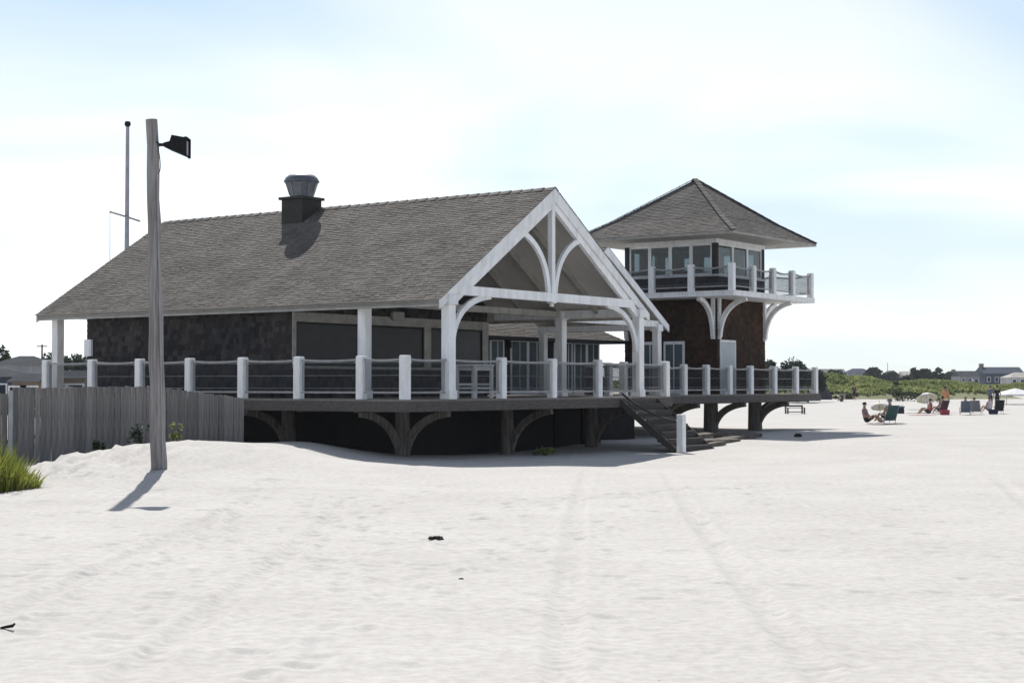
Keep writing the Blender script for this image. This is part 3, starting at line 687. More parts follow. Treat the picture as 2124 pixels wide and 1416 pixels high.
band(ty + .2, ty1 - .2, tx + .03, 'y', 4); band(ty + .2, ty1 - .2, tx1 - .12, 'y', 4, .24, .22)
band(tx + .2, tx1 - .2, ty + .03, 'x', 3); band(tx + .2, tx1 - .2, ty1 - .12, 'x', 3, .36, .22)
pm().box((tx + .12, ty + .12, zb1), (tx1 - .12, ty1 - .12, zb1 + .03)).build('cabin_floor', 'interior', tw)
pm().box((tx + .14, ty + .14, zh + .1), (tx1 - .14, ty1 - .14, zh + .13)).build('cabin_ceiling', 'interior', tw)
pm().box((tx + 1.2, ty + 1.6, zb1 + .03), (tx + 2.9, ty + 2.2, zs + .35)).build('cabin_desk', 'interior', tw)
# roof, slightly bell-cast at the eaves
te = 1.56; hw = ts / 2 + te; zmid = zev + .72; rmid = hw - 1.15
def hip_plane(u, inward, corner, zlow, zhigh, rlow, rhigh, nm, par):
    rl = math.hypot(rlow - rhigh, zhigh - zlow); u = Vector(u); iv = Vector(inward)
    v = (iv * (rlow - rhigh) + Vector((0, 0, zhigh - zlow))).normalized()
    shingles(nm, 'tower_shingle', par, corner, u, v, lambda b: ((rlow - rhigh) * b / rl, 2 * rlow - (rlow - rhigh) * b / rl), rl, .118, .09, .22, .012)
mb = pm(); c = [(-1, -1), (1, -1), (1, 1), (-1, 1)]
vs_ = [(tcx + a * hw, tcy + b * hw, zev - .09) for a, b in c] + [(tcx + a * hw, tcy + b * hw, zev) for a, b in c] + [(tcx + a * rmid, tcy + b * rmid, zmid) for a, b in c] + [(tcx, tcy, zap)]
fs_ = [(3, 2, 1, 0)] + [(i, (i + 1) % 4, 4 + (i + 1) % 4, 4 + i) for i in range(4)] + [(4 + i, 4 + (i + 1) % 4, 8 + (i + 1) % 4, 8 + i) for i in range(4)] + [(8 + i, 8 + (i + 1) % 4, 12) for i in range(4)]
mb.add(vs_, fs_); trf = mb.build('roof', 'aged_trim', tw)
for u, iv, cs in (((1, 0, 0), (0, 1, 0), (-1, -1)), ((0, -1, 0), (1, 0, 0), (-1, 1)), ((0, 1, 0), (-1, 0, 0), (1, -1)), ((-1, 0, 0), (0, -1, 0), (1, 1))):
    hip_plane(u, iv, (tcx + cs[0] * hw, tcy + cs[1] * hw, zev + DK), zev, zmid, hw, rmid, 'roof_shingles', trf)
    hip_plane(u, iv, (tcx + cs[0] * rmid, tcy + cs[1] * rmid, zmid + DK), zmid, zap, rmid, .001, 'roof_shingles', trf)
for a, b in c:
    for (r0, z0), (r1, z1), n in (((hw, zev), (rmid, zmid), 5), ((rmid, zmid), (.03, zap), 11)):
        for k in range(n):
            t0, t1 = k / n, (k + 1.08) / n
            P0 = Vector((tcx + a * (r0 + (r1 - r0) * t0), tcy + b * (r0 + (r1 - r0) * t0), z0 + (z1 - z0) * t0 + .05)); P1 = Vector((tcx + a * (r0 + (r1 - r0) * t1), tcy + b * (r0 + (r1 - r0) * t1), z0 + (z1 - z0) * t1 + .04))
            pm().bar(P0, P1, .2, .03).build('hip_cap', 'tower_shingle', trf)

# ================================================================== furniture on the deck
def table_thing():
    t = root('bar_table', 2.35, .95, DK, 'white slatted bar table behind the railing by the corner column', 'table')
    mb = MB()
    for k in range(5): MB().box((-.42, -.36 + k * .146, .86), (.42, -.23 + k * .146, .90)).build('slat', 'white_paint', t)
    for x in (-.36, .36):
        for y in (-.30, .30): MB().bbox((x - .04, y - .04, 0), (x + .04, y + .04, .858), .006).build('leg', 'white_paint', t)
    for y in (-.3, .3):
        MB().box((-.32, y - .02, .74), (.32, y + .02, .85)).build('apron', 'white_paint', t); MB().box((-.32, y - .02, .24), (.32, y + .02, .30)).build('stretcher', 'white_paint', t)
    for x in (-.36, .36): MB().box((x - .02, -.26, .34), (x + .02, .26, .40)).build('stretcher', 'white_paint', t)
table_thing()
def wicker_chair(x, y, rz, lab):
    t = empty('wicker_chair', W(x, y, DK), RZ + rz, lab, 'chair', 'wicker chairs on the rear deck')
    MB().bbox((-.34, -.32, .28), (.34, .34, .44), .04).build('seat', 'wicker', t)
    mb = MB(); mb.prism([(.26, .30), (.36, .30), (.48, .98), (.42, 1.0), (.30, .44)], 0, -.34, .34); mb.build('backrest', 'wicker', t)
    for s_ in (-1, 1):
        MB().bbox((s_ * .39 - .06, -.32, .0), (s_ * .39 + .06, .36, .64), .03).build('arm', 'wicker', t)
        MB().bbox((s_ * .28 - .03, -.30, 0), (s_ * .28 + .03, -.24, .28), .005).build('leg', 'wicker', t)
wicker_chair(16.9, 6.3, .3, 'brown wicker chair, left of the two on the rear deck behind the railing')
wicker_chair(18.2, 5.5, -.4, 'brown wicker chair, right of the two beside the porch column')

# ================================================================== light pole
px_, py_ = -6.51, 29.0; pz = gz(px_, py_)
lp = empty('light_pole', (px_, py_, pz), 0, 'tall weathered wooden pole with a black floodlight, standing in the sand', 'pole')
pts = []; rad = []
for k in range(15):
    t = k / 14; pts.append((-.17 * t + .012 * math.sin(k * 2.1), .01 * math.sin(k * 1.3), -.4 + 6.86 * t)); rad.append(.150 - .042 * t + .004 * math.sin(k * 2.7))
MB().tube(pts, rad, 20).build('pole_shaft', 'pole_wood', lp)
MB().tube([(.105 - .17 * t, -.12 + .03 * t, -.3 + 6.3 * t) for t in [k / 10 for k in range(11)]], .013, 6).build('conduit', 'rail_paint', lp)
cable = bez((-.06, -.09, 6.05), (.06, -.1, 5.5), (-.03, -.09, 5.45), 8); MB().tube(cable, .008, 5).build('cable', 'black_metal', lp)
fl = link('floodlight', None, lp, (-.02, 0, .60)); fl.scale = (.89, .89, .89)
mb = MB(); mb.box((-.10, -.06, 6.0), (-.03, .06, 6.12)); mb.bar((-.05, 0, 6.06), (.10, 0, 6.06), .05, .06); mb.build('mount_arm', 'black_metal', fl)
mb = MB()   # tapered housing opening towards +x, tilted slightly downwards
prof = [(.08, .05, .06, 6.02, 6.10), (.22, .12, .12, 5.95, 6.12), (.28, .20, .20, 5.93, 6.24), (.54, .21, .21, 5.82, 6.19)]
vv = [];
for x, wy0, wy1, z0, z1 in prof: vv += [(x, -wy0, z0), (x, wy1, z0), (x, wy1, z1), (x, -wy0, z1)]
ff = [(3, 2, 1, 0), (12, 13, 14, 15)] + [(4 * i + k, 4 * i + (k + 1) % 4, 4 * i + 4 + (k + 1) % 4, 4 * i + 4 + k) for i in range(3) for k in range(4)]
mb.add(vv, ff); hs = mb.build('lamp_housing', 'black_metal', fl)
mb = MB(); mb.box((.545, -.18, 5.86), (.552, .18, 6.15)); mb.build('lens', 'lens_glass', hs)
mb = MB(); mb.box((.54, -.215, 6.19), (.60, .215, 6.20)); mb.box((.54, -.215, 5.80), (.60, -.205, 6.19)); mb.box((.54, .205, 5.80), (.60, .215, 6.19)); mb.build('visor', 'black_metal', hs)

# ================================================================== flagpole
fp = empty('flagpole', (-15.25, 62, gz(-15.25, 62)), 0, 'slim white flagpole with short crossarm rising behind the pavilion roof', 'flagpole')
zt = 12.0 - gz(-15.25, 62)
MB().tube([(0, 0, -.3), (0, 0, 6), (0, 0, zt)], [.11, .10, .07], 12).build('mast', 'steel_grey', fp)
MB().lathe([(.02, zt - .02), (.10, zt + .03), (.13, zt + .12), (.10, zt + .21), (.02, zt + .25)], 0, 0, 12).build('ball_finial', 'black_metal', fp)
MB().tube([(-.62, -.3, 8.62), (0, -.09, 8.44), (.5, .1, 8.28)], .045, 8).build('crossarm', 'steel_grey', fp)
MB().tube([(-.6, -.3, 8.6), (-.58, -.29, 4.5)], .012, 5).build('halyard', 'steel_grey', fp)

# ================================================================== plank fence
fe = empty('plank_fence', (-9.3, 38.7, gz(-9.3, 38.7)), 0, 'grey weathered vertical plank fence between the dune mound and the pavilion deck', 'fence')
A, B_, zA, zB = Vector((-6.86, 40.1, 0)), Vector((-11.8, 37.4, 0)), 1.40, 1.70
dvec = (B_ - A).normalized(); nvec = Vector((dvec.y, -dvec.x, 0)); Lf = (B_ - A).length
bas = fe.location
def fence_run(A, dvec, Lf, ztop, zbot=-.2):
    a = 0.0; nvec = Vector((-dvec.y, dvec.x, 0))
    if nvec.y > 0: nvec = -nvec
    angz = math.atan2(dvec.y, dvec.x)
    while a < Lf:
        w = random.uniform(.115, .15); p = A + dvec * (a + w / 2) + nvec * random.choice((0, .024)) + nvec * random.uniform(0, .006)
        zt_ = ztop(a) + random.uniform(-.012, .012)
        mb = MB(); mb.add([(-w / 2, -.011, zbot), (w / 2, -.011, zbot), (w / 2, .011, zbot), (-w / 2, .011, zbot), (-w / 2, -.011, zt_), (w / 2, -.011, zt_ + random.uniform(-.012, .012)), (w / 2, .011, zt_), (-w / 2, .011, zt_)],
                          [(0, 3, 2, 1), (4, 5, 6, 7), (0, 1, 5, 4), (1, 2, 6, 5), (2, 3, 7, 6), (3, 0, 4, 7)])
        o = mb.build('plank', 'fence_wood', fe, (p.x - bas.x, p.y - bas.y, -bas.z), angz + random.uniform(-.02, .02)); o.rotation_euler[1] = random.uniform(-.006, .006)
        a += w + random.uniform(-.004, .004)
    for zz in (.45, 1.25):
        p, q = A + dvec * 0 - nvec * .035, A + dvec * Lf - nvec * .035
        MB().bar((p.x - bas.x, p.y - bas.y, ztop(0) - 1.6 + zz - bas.z), (q.x - bas.x, q.y - bas.y, ztop(Lf) - 1.6 + zz - bas.z), .04, .09).build('fence_rail', 'fence_wood', fe)
fence_run(A, dvec, Lf, lambda a: zA + .05 + (zB - zA) * min(1, a / 2.2) * 1.0 - .03 * (a > 2.2) * (a - 2.2) / 3)
A2 = B_ + Vector((-.12, .1, 0)); d2 = Vector((-.95, -.3, 0)).normalized()
fence_run(A2, d2, 2.6, lambda a: 1.58)
MB().bbox((B_.x - .16 - bas.x, B_.y - .12 - bas.y, -.4 - bas.z), (B_.x - .05 - bas.x, B_.y - .02 - bas.y, 1.66 - bas.z), .01).build('fence_post', 'steel_grey', fe)

# ================================================================== vegetation helpers
def blades(mb, cx, cy, cz, n, rx, ry, h0, h1, lean, w=.012):
    for _ in range(n):
        a = random.uniform(0, 6.283); r = math.sqrt(random.random()); x = cx + rx * r * math.cos(a); y = cy + ry * r * math.sin(a)
        h = random.uniform(h0, h1) * (1.05 - .45 * r); b = random.uniform(0, 6.283); l_ = lean * random.uniform(.2, 1) * h
        dx, dy = math.cos(b) * l_ + (x - cx) * .3, math.sin(b) * l_ + (y - cy) * .3
        s = random.uniform(0, 6.283); wx, wy_ = math.cos(s) * w, math.sin(s) * w; z = cz
        mb.add([(x - wx, y - wy_, z), (x + wx, y + wy_, z), (x + dx * .35 + wx * .8, y + dy * .35 + wy_ * .8, z + h * .6), (x + dx * .35 - wx * .8, y + dy * .35 - wy_ * .8, z + h * .6), (x + dx, y + dy, z + h)], [(0, 1, 2, 3), (3, 2, 4)])
def leaves(mb, n, cen, rad, size, gap=.0, flat=.0):
    cen = Vector(cen); rad = Vector(rad); cl = [(Vector((random.gauss(0, .5), random.gauss(0, .5), random.gauss(.05, .42))), random.uniform(.25, .48)) for _ in range(max(9, int(n / 90)))]
    for _ in range(n):
        c0, r0 = random.choice(cl); d = Vector((random.gauss(0, 1), random.gauss(0, 1), random.gauss(0, 1))).normalized() * r0 * random.random() ** .4
        p = c0 + d
        if p.length > 1.15: p = p.normalized() * random.uniform(.8, 1.12)
        if p.z < -.75: continue
        P = cen + Vector((p.x * rad.x, p.y * rad.y, p.z * rad.z)); s = size * random.uniform(.6, 1.3)
        u = Vector((random.gauss(0, 1), random.gauss(0, 1), random.gauss(0, .7))).normalized(); v = u.cross(Vector((random.gauss(0, 1), random.gauss(0, 1), random.gauss(0, 1)))).normalized()
        mb.add([P - u * s, P - v * s * .5, P + u * s, P + v * s * .5], [(0, 1, 2, 3)])
def quickmesh(mb, nm, m_, parent, loc=(0, 0, 0), rz=0):
    me = bpy.data.meshes.new(nm); me.from_pydata(mb.v, [], mb.f); at = me.attributes.new('tone', 'FLOAT', 'FACE'); at.data.foreach_set('value', np.array(mb.t, dtype=np.float32)); me.materials.append(M[m_]); me.update()
    return link(nm, me, parent, loc, rz)

# beach grass clump, near left
g = empty('beach_grass_clump', (-9.05, 26.3, gz(-9.05, 26.3)), 0, 'thick bright green beach grass clump at the left edge by the fence', 'grass')
mb = MB()
for cx, cy, n, h in ((0, 0, 2200, .86), (.45, -.25, 900, .62), (-.6, .2, 1300, .95), (-1.3, .1, 1100, .9), (.25, .5, 700, .66), (.62, .2, 350, .42), (-.3, -.5, 700, .55)):
    blades(mb, cx, cy, gz(-9.05 + cx, 26.3 + cy) - gz(-9.05, 26.3) - .03, n, .46, .42, h * .6, h * 1.42, .45)
quickmesh(mb, 'green_blades', 'grass_blade', g)
mb = MB(); blades(mb, -.2, 0, -.05, 500, 1.2, .7, .15, .5, .7); quickmesh(mb, 'dry_blades', 'dry_grass', g)
# weeds along the fence foot
for i, (x, y, s, lab) in enumerate(((-9.55, 36.3, .7, 'low dark weed at the fence foot, nearest the bright grass'), (-8.75, 36.6, 1.0, 'upright dark weed against the fence, midway to the pole'),
                                     (-8.35, 36.7, 1.15, 'tallest dark weed at the fence foot, left of the pole'), (-7.85, 36.8, .8, 'small yellowish weed by the fence, just left of the pole'))):
    t = empty('weed', (x, y, gz(x, y)), 0, lab, 'weed', 'weeds along the fence foot')
    mb = MB(); leaves(mb, 260, (0, 0, .26 * s), (.22 * s, .2 * s, .34 * s), .045); quickmesh(mb, 'weed_leaves', 'weed_leaf' if i < 3 else 'dune_leaf', t)
    mb = MB()
    for k in range(4): mb.tube([(0, 0, -.05), (random.uniform(-.1, .1), random.uniform(-.1, .1), .45 * s)], [.01, .004], 5)
    mb.build('stem', 'bark', t)
p = W(4.6, 1.0); t = empty('weed', (p.x + .9, p.y + .3, gz(p.x, p.y)), 0, 'low green weed growing in the dark under the pavilion deck', 'weed')
mb = MB(); leaves(mb, 300, (0, 0, .12), (.55, .4, .2), .05); quickmesh(mb, 'weed_leaves', 'dune_leaf', t)
mb = MB(); mb.tube([(0, 0, -.05), (.05, 0, .2)], [.012, .005], 5); mb.build('stem', 'bark', t)

# ================================================================== debris on the sand
def clump(name, loc, r, m_, lab, cat, flat=.45):
    bm = bmesh.new(); bmesh.ops.create_icosphere(bm, subdivisions=3, radius=1)
    for v in bm.verts:
        k = 1 + .35 * math.sin(v.co.x * 5 + loc[0]) * math.sin(v.co.y * 6 + 1) + random.uniform(-.14, .14)
        v.co = Vector((v.co.x * r[0] * k, v.co.y * r[1] * k, v.co.z * r[2] * k * (1 if v.co.z > 0 else .4)))
    me = bpy.data.meshes.new(name); bm.to_mesh(me); bm.free(); me.materials.append(M[m_]); me.polygons.foreach_set('use_smooth', [True] * len(me.polygons))
    o = link(name, me, None, loc); o.rotation_euler[2] = random.uniform(-.4, .4); return tag(o, lab, cat)
clump('seaweed_clump', (-.89, 18.5, gz(-.89, 18.5) + .01), (.085, .07, .035), 'seaweed', 'dark clump of dried seaweed alone on open sand in the middle', 'seaweed')
clump('seaweed_clump', (9.88, 54.3, gz(9.88, 54.3) + .03), (.13, .12, .09), 'seaweed', 'dark round lump on the sand beside the tower shadow', 'seaweed')
clump('shell_fragment', (-.47, 14.6, gz(-.47, 14.6) + .005), (.022, .018, .010), 'seaweed', 'tiny dark shell bit on the sand, below the seaweed clump', 'shell')
t = empty('driftwood_stick', (-3.68, 11.5, gz(-3.68, 11.5) + .02), .35, 'short dark driftwood stick at the bottom left of the sand', 'driftwood')
MB().tube([(-.05, 0, 0), (-.01, .006, .006), (.035, 0, .012), (.05, .012, .026)], [.009, .011, .013, .008], 8).build('stick', 'seaweed', t)
MB().tube([(.03, 0, .01), (.045, -.02, .022)], [.007, .004], 6).build('twig', 'seaweed', t)
# weathered boards lying in front of the tower deck
for i, (x, y, L_, rz_, dz_, lab) in enumerate(((10.6, -1.5, 2.4, .05, .0, 'weathered board lying nearest the newel post at the stair foot'), (12.6, -.9, 3.0, .10, .02, 'weathered board lying second nearest the stair foot'), (14.9, -.2, 3.4, -.05, .0, 'longest weathered board on the sand before the tower deck'),
        (17.0, .8, 3.0, .1, .02, 'weathered board on the sand nearest the tower piles'), (13.2, .3, 2.6, .22, .12, 'tilted board propped on others behind the stair foot'), (11.8, -.2, 2.6, -.1, .14, 'upper board stacked beside the stairs'), (15.6, .9, 3.0, .04, .12, 'board stacked behind the longest board'), (19.0, 1.7, 2.6, .12, .0, 'board half under the edge of the tower deck'))):
    p = W(x, y); o = MB().box((-L_ / 2, -.16, -.05), (L_ / 2, .16, .07)).build('driftwood_board', 'driftwood', None, (p.x, p.y, gz(p.x, p.y) + .03 + dz_), RZ + rz_)
    o.rotation_euler[1] = random.uniform(-.05, .05); o.rotation_euler[0] = random.uniform(-.12, .12); tag(o, lab, 'board', 'boards lying by the stairs')

# ================================================================== people
def person(name, loc, rz, joints, edges, zones, lab, hair='hair', group=None, hat=None):
    """joints: name -> (pos, radius); zones: list of (material, [edge names])"""
    ob_me = bpy.data.meshes.new('person_cage'); keys = list(joints); idx = {k: i for i, k in enumerate(keys)}
    ob_me.from_pydata([joints[k][0] for k in keys], [(idx[a], idx[b]) for a, b in edges], [])
    tmp = bpy.data.objects.new('tmp', ob_me); C.objects.link(tmp)
    md = tmp.modifiers.new('skin', 'SKIN'); md.use_smooth_shade = True
    for k in keys: sv = ob_me.skin_vertices[0].data[idx[k]]; sv.radius = (joints[k][1], joints[k][1]); sv.use_root = (k == 'pelvis')
    md2 = tmp.modifiers.new('sub', 'SUBSURF'); md2.levels = 1; md2.render_levels = 1
    dg = bpy.context.evaluated_depsgraph_get(); dg.update(); me = bpy.data.meshes.new_from_object(tmp.evaluated_get(dg))
    bpy.data.objects.remove(tmp); me.name = 'person'
    me.materials.clear(); mats = ['skin'] + [z[0] for z in zones]
    for m_ in mats: me.materials.append(M[m_])
    segs = []
    for a, b in edges:
        zi = 0
        for k, z in enumerate(zones):
            if (a, b) in z[1]: zi = k + 1
        segs.append((Vector(joints[a][0]), Vector(joints[b][0]), zi))
    for pl in me.polygons:
        best, bi = 1e9, 0; c_ = pl.center
        for a, b, zi in segs:
            d = b - a; t = max(0, min(1, (c_ - a).dot(d) / d.length_squared)); q = (a + d * t - c_).length
            if q < best: best, bi = q, zi
        pl.material_index = bi; pl.use_smooth = True
    o = link('person', me, None, loc, rz); tag(o, lab, 'person', group)
    hx = Vector(joints['head'][0]); r = .098
    mb = MB(); mb.lathe([(r * .9, hx.z - .01), (r * 1.04, hx.z + .04), (r * .85, hx.z + .095), (r * .4, hx.z + .125), (.004, hx.z + .13)], hx.x, hx.y + .012, 12); mb.build('hair', hair, o)
    mb = MB(); f_ = hx.y - .088; mb.add([(hx.x - .014, f_ + .01, hx.z - .03), (hx.x + .014, f_ + .01, hx.z - .03), (hx.x, f_ + .012, hx.z + .02), (hx.x, f_ - .022, hx.z - .026)], [(0, 1, 3), (1, 2, 3), (2, 0, 3)]); mb.build('nose', 'skin', o)
    if hat:
        mb = MB(); mb.lathe([(.19, hx.z + .05), (.19, hx.z + .06), (.11, hx.z + .075), (.10, hx.z + .15), (.02, hx.z + .165)], hx.x, hx.y, 14); mb.build('sun_hat', hat, o)
    return o
# a figure faces -Y in its own frame
def standing(hip=.92):
    J = {'pelvis': ((0, 0, hip), .13), 'waist': ((0, 0, hip + .16), .115), 'chest': ((0, 0, hip + .38), .14), 'neck': ((0, -.005, hip + .55), .055), 'head': ((0, -.015, hip + .70), .10)}
    for s_, n_ in ((-1, 'L'), (1, 'R')):
        J['sho' + n_] = ((s_ * .17, 0, hip + .48), .06); J['elb' + n_] = ((s_ * .24, .02, hip + .21), .042); J['wri' + n_] = ((s_ * .25, -.06, hip - .02), .03); J['han' + n_] = ((s_ * .25, -.09, hip - .12), .034)
        J['hip' + n_] = ((s_ * .09, 0, hip - .06), .095); J['kne' + n_] = ((s_ * .11, -.02 * s_, hip * .52), .06); J['ank' + n_] = ((s_ * .12, .03 * s_, .08), .04); J['toe' + n_] = ((s_ * .13, -.14 + .03 * s_, .035), .035)
    return J
EDG = [('pelvis', 'waist'), ('waist', 'chest'), ('chest', 'neck'), ('neck', 'head')]
for n_ in 'LR': EDG += [('chest', 'sho' + n_), ('sho' + n_, 'elb' + n_), ('elb' + n_, 'wri' + n_), ('wri' + n_, 'han' + n_), ('pelvis', 'hip' + n_), ('hip' + n_, 'kne' + n_), ('kne' + n_, 'ank' + n_), ('ank' + n_, 'toe' + n_)]
TORSO = [('pelvis', 'waist'), ('waist', 'chest'), ('chest', 'shoL'), ('chest', 'shoR')]; SLV = [('shoL', 'elbL'), ('shoR', 'elbR')]
SHORT = [('pelvis', 'hipL'), ('pelvis', 'hipR'), ('hipL', 'kneL'), ('hipR', 'kneR')]
def sitting(seat=.12, knee=.36, lean=.12, reach=.75):
    h = seat
    J = {'pelvis': ((0, 0, h), .14), 'waist': ((0, lean * .35, h + .17), .12), 'chest': ((0, lean * .8, h + .40), .145), 'neck': ((0, lean * .95, h + .56), .055), 'head': ((0, lean * .9 - .02, h + .71), .10)}
    for s_, n_ in ((-1, 'L'), (1, 'R')):
        J['sho' + n_] = ((s_ * .18, lean * .85, h + .49), .062); J['elb' + n_] = ((s_ * .25, lean * .7 - .05, h + .24), .045); J['wri' + n_] = ((s_ * .2, -.22, h + .16), .032); J['han' + n_] = ((s_ * .17, -.31, h + .17), .036)
        J['hip' + n_] = ((s_ * .10, -.03, h - .01), .10); J['kne' + n_] = ((s_ * .13, -.42, knee), .065); J['ank' + n_] = ((s_ * .12, -reach, .08), .042); J['toe' + n_] = ((s_ * .12, -reach - .12, .10), .036)
    return J
def at(x, y): return (x, y, gz(x, y))

# low beach chair: tube frame, sling seat and sling back
def beach_chair(x, y, rz, m_, lab, group='beach chairs on the sand'):
    t = empty('beach_chair', at(x, y), rz, lab, 'beach chair', group)
    for s_ in (-1, 1):
        mb = MB(); mb.tube([(s_ * .29, -.30, 0), (s_ * .29, -.26, .20), (s_ * .29, .22, .16)], .014, 6); mb.build('leg', 'steel_grey', t)
        mb = MB(); mb.tube([(s_ * .29, .16, 0), (s_ * .29, .20, .17), (s_ * .29, .50, .84)], .014, 6); mb.build('back_frame', 'steel_grey', t)
        MB().bar((s_ * .31, -.25, .40), (s_ * .31, .30, .42), .06, .025).build('armrest', 'steel_grey', t)
        MB().tube([(s_ * .31, -.22, .18), (s_ * .31, -.2, .40)], .012, 6).build('arm_support', 'steel_grey', t)
    MB().sweep([(0, -.28, .205), (0, -.05, .15), (0, .20, .165)], .54, .012, (1, 0, 0)).build('seat', m_, t)
    MB().sweep([(0, .20, .17), (0, .34, .46), (0, .50, .84)], .54, .012, (1, 0, 0)).build('backrest', m_, t)
    return t
def umbrella(x, y, h, r, m1, m2, tilt, lab, rz=0):
    t = empty('beach_umbrella', at(x, y), rz, lab, 'umbrella', 'umbrellas on the beach'); t.rotation_euler[0] = tilt
    MB().tube([(0, 0, -.2), (0, 0, h + .12)], .02, 8).build('pole', 'steel_grey', t)
    for k in range(8):
        a0, a1 = 2 * math.pi * k / 8, 2 * math.pi * (k + 1) / 8; mb = MB(); V_ = []
        for rr, zz in ((.02, h), (r * .55, h - r * .13), (r, h - r * .42)): V_ += [(rr * math.cos(a0), rr * math.sin(a0), zz), (rr * math.cos(a1), rr * math.sin(a1), zz)]
        V_ += [(r * math.cos(a0), r * math.sin(a0), h - r * .42 - .10), (r * math.cos(a1), r * math.sin(a1), h - r * .42 - .10)]
        mb.add(V_, [(0, 1, 3, 2), (2, 3, 5, 4), (4, 5, 7, 6)]); mb.build('canopy_panel', m1 if k % 2 else m2, t)
        MB().tube([(0, 0, h - .03), (r * math.cos(a0) * .98, r * math.sin(a0) * .98, h - r * .42 - .02)], .006, 4).build('rib', 'steel_grey', t)
    return t

def towel(x, y, L_, w, rz, m_, lab):
    mb = MB(); n = 8; V_ = []; F_ = []
    for i in range(n + 1):
        for j in range(4):
            V_.append((-L_ / 2 + L_ * i / n, -w / 2 + w * j / 3, .03 + random.uniform(0, .02)))
    for i in range(n):
        for j in range(3): F_.append((i * 4 + j, i * 4 + 4 + j, i * 4 + 5 + j, i * 4 + 1 + j))
    mb.add(V_, F_); o = mb.build('beach_towel', m_, None, at(x, y), rz); return tag(o, lab, 'towel')

person('person', at(16.15, 71.6), R(55), sitting(.14, .38, .10, .72), EDG, [('mauve', TORSO + SLV), ('black_cloth', SHORT)], 'person in a mauve top sitting on the sand, leaning back with legs out')
beach_chair(16.95, 70.9, R(200), 'teal', 'low teal beach chair next to the person in mauve')
person('person', (16.95, 70.9, gz(16.95, 70.9) + .06), R(200), sitting(.22, .42, .22, .80), EDG, [('teal', TORSO), ('navy', SHORT)], 'person in teal seated in the low beach chair beside the mauve top', hair='hair_grey', hat='grey_cloth')
towel(16.7, 70.0, 1.7, .8, R(15), 'plum', 'dark towel on the sand in front of the two nearest sitters')
umbrella(22.75, 97.0, .72, .55, 'cream', 'white_cloth', -.35, 'pale cream beach umbrella tilted low behind the two nearest sitters')
t = empty('cooler', at(24.1, 98), .4, 'small dark cooler box on the sand right of the cream umbrella', 'cooler')
MB().bbox((-.32, -.22, 0), (.32, .22, .36), .03).build('cooler_body', 'navy', t); MB().bbox((-.34, -.24, .362), (.34, .24, .46), .03).build('cooler_lid', 'blue_grey', t); MB().tube([(-.33, 0, .3), (-.36, 0, .5), (.36, 0, .5), (.33, 0, .3)], .014, 6).build('handle', 'steel_grey', t)
towel(25.4, 98.5, 1.5, .6, .2, 'black_cloth', 'small dark towel right of the dark cooler')
# lounge frame by the tower shadow
t = empty('lifeguard_bench', at(17.3, 96), .15, 'low dark wooden bench frame standing beyond the tower deck', 'bench')
for s_ in (-1, 1):
    for y_ in (-.25, .25): MB().bbox((s_ * .62 - .05, y_ - .05, 0), (s_ * .62 + .05, y_ + .05, .62 if y_ > 0 else .40), .008).build('leg', 'deck_wood', t)
for k in range(3): MB().box((-.7, -.27 + k * .18, .402), (.7, -.12 + k * .18, .44)).build('seat_slat', 'deck_wood', t)
t.scale = (.85, .85, .85); MB().box((-.7, .30, .50), (.7, .33, .62)).build('backrest', 'deck_wood', t); MB().box((-.62, -.02, .10), (.62, .02, .16)).build('stretcher', 'deck_wood', t)
# dome shelter
t = empty('beach_tent', at(33.2, 170), .3, 'grey dome beach tent at the foot of the dunes by the tower deck', 'tent')
mb = MB(); V_ = []; F_ = []
for i in range(9):
    for j in range(13):
        a = math.pi * .5 * i / 8; b = R(-30) + R(240) * j / 12; V_.append((1.5 * math.cos(a) * math.cos(b), 1.3 * math.cos(a) * math.sin(b), 1.55 * math.sin(a)))
for i in range(8):
    for j in range(12): F_.append((i * 13 + j, i * 13 + j + 1, i * 13 + 14 + j, i * 13 + 13 + j))
mb.add(V_, F_); mb.build('tent_shell', 'grey_cloth', t)
MB().tube([(1.3, -.65, 0), (.65, -.35, 1.3), (0, 0, 1.56), (-.65, .35, 1.3), (-1.3, .65, 0)], .02, 6).build('tent_pole', 'steel_grey', t)
person('person', at(36.6, 168), R(20), standing(.9), EDG, [('navy', TORSO + SLV), ('black_cloth', SHORT)], 'standing person in dark clothes at the dune foot near the grey tent')
person('person', at(34.9, 166), R(150), sitting(.14), EDG, [('grey_cloth', TORSO), ('navy', SHORT)], 'small person in grey sitting before the grey tent')
person('person', at(38.4, 182), R(200), standing(.88), EDG, [('white_cloth', TORSO + SLV), ('navy', SHORT)], 'small person in a white shirt standing at the dune edge')
towel(28.9, 109.5, 2.6, .9, .1, 'navy', 'long dark blanket on the sand left of the right-hand umbrella group')
# right-hand group
umbrella(26.4, 99.5, 1.35, .68, 'white_cloth', 'cream', -.45, 'tilted white beach umbrella over the right-hand group')
beach_chair(26.2, 96.0, R(205), 'plum', 'plum beach chair under the tilted white umbrella')
person('person', (26.2, 96.0, gz(26.2, 96) + .06), R(205), sitting(.22, .42, .22, .8), EDG, [('orange', TORSO), ('plum', SHORT)], 'person in orange sitting under the tilted white umbrella')
beach_chair(27.3, 94.6, R(170), 'blue_grey', 'blue-grey beach chair in the right-hand group')
person('person', (27.3, 94.6, gz(27.3, 94.6) + .06), R(170), sitting(.22, .42, .22, .8), EDG, [('grey_cloth', TORSO), ('navy', SHORT)], 'person in grey sitting in the blue-grey chair', hair='hair_grey')
beach_chair(28.3, 95.6, R(150), 'grey_cloth', 'plain grey beach chair right of the blue-grey one')
person('person', at(29.4, 100), R(240), sitting(.14, .4, .05, .6), EDG, [('navy', TORSO), ('black_cloth', SHORT)], 'person in navy crouching on the sand right of the plain grey chair')
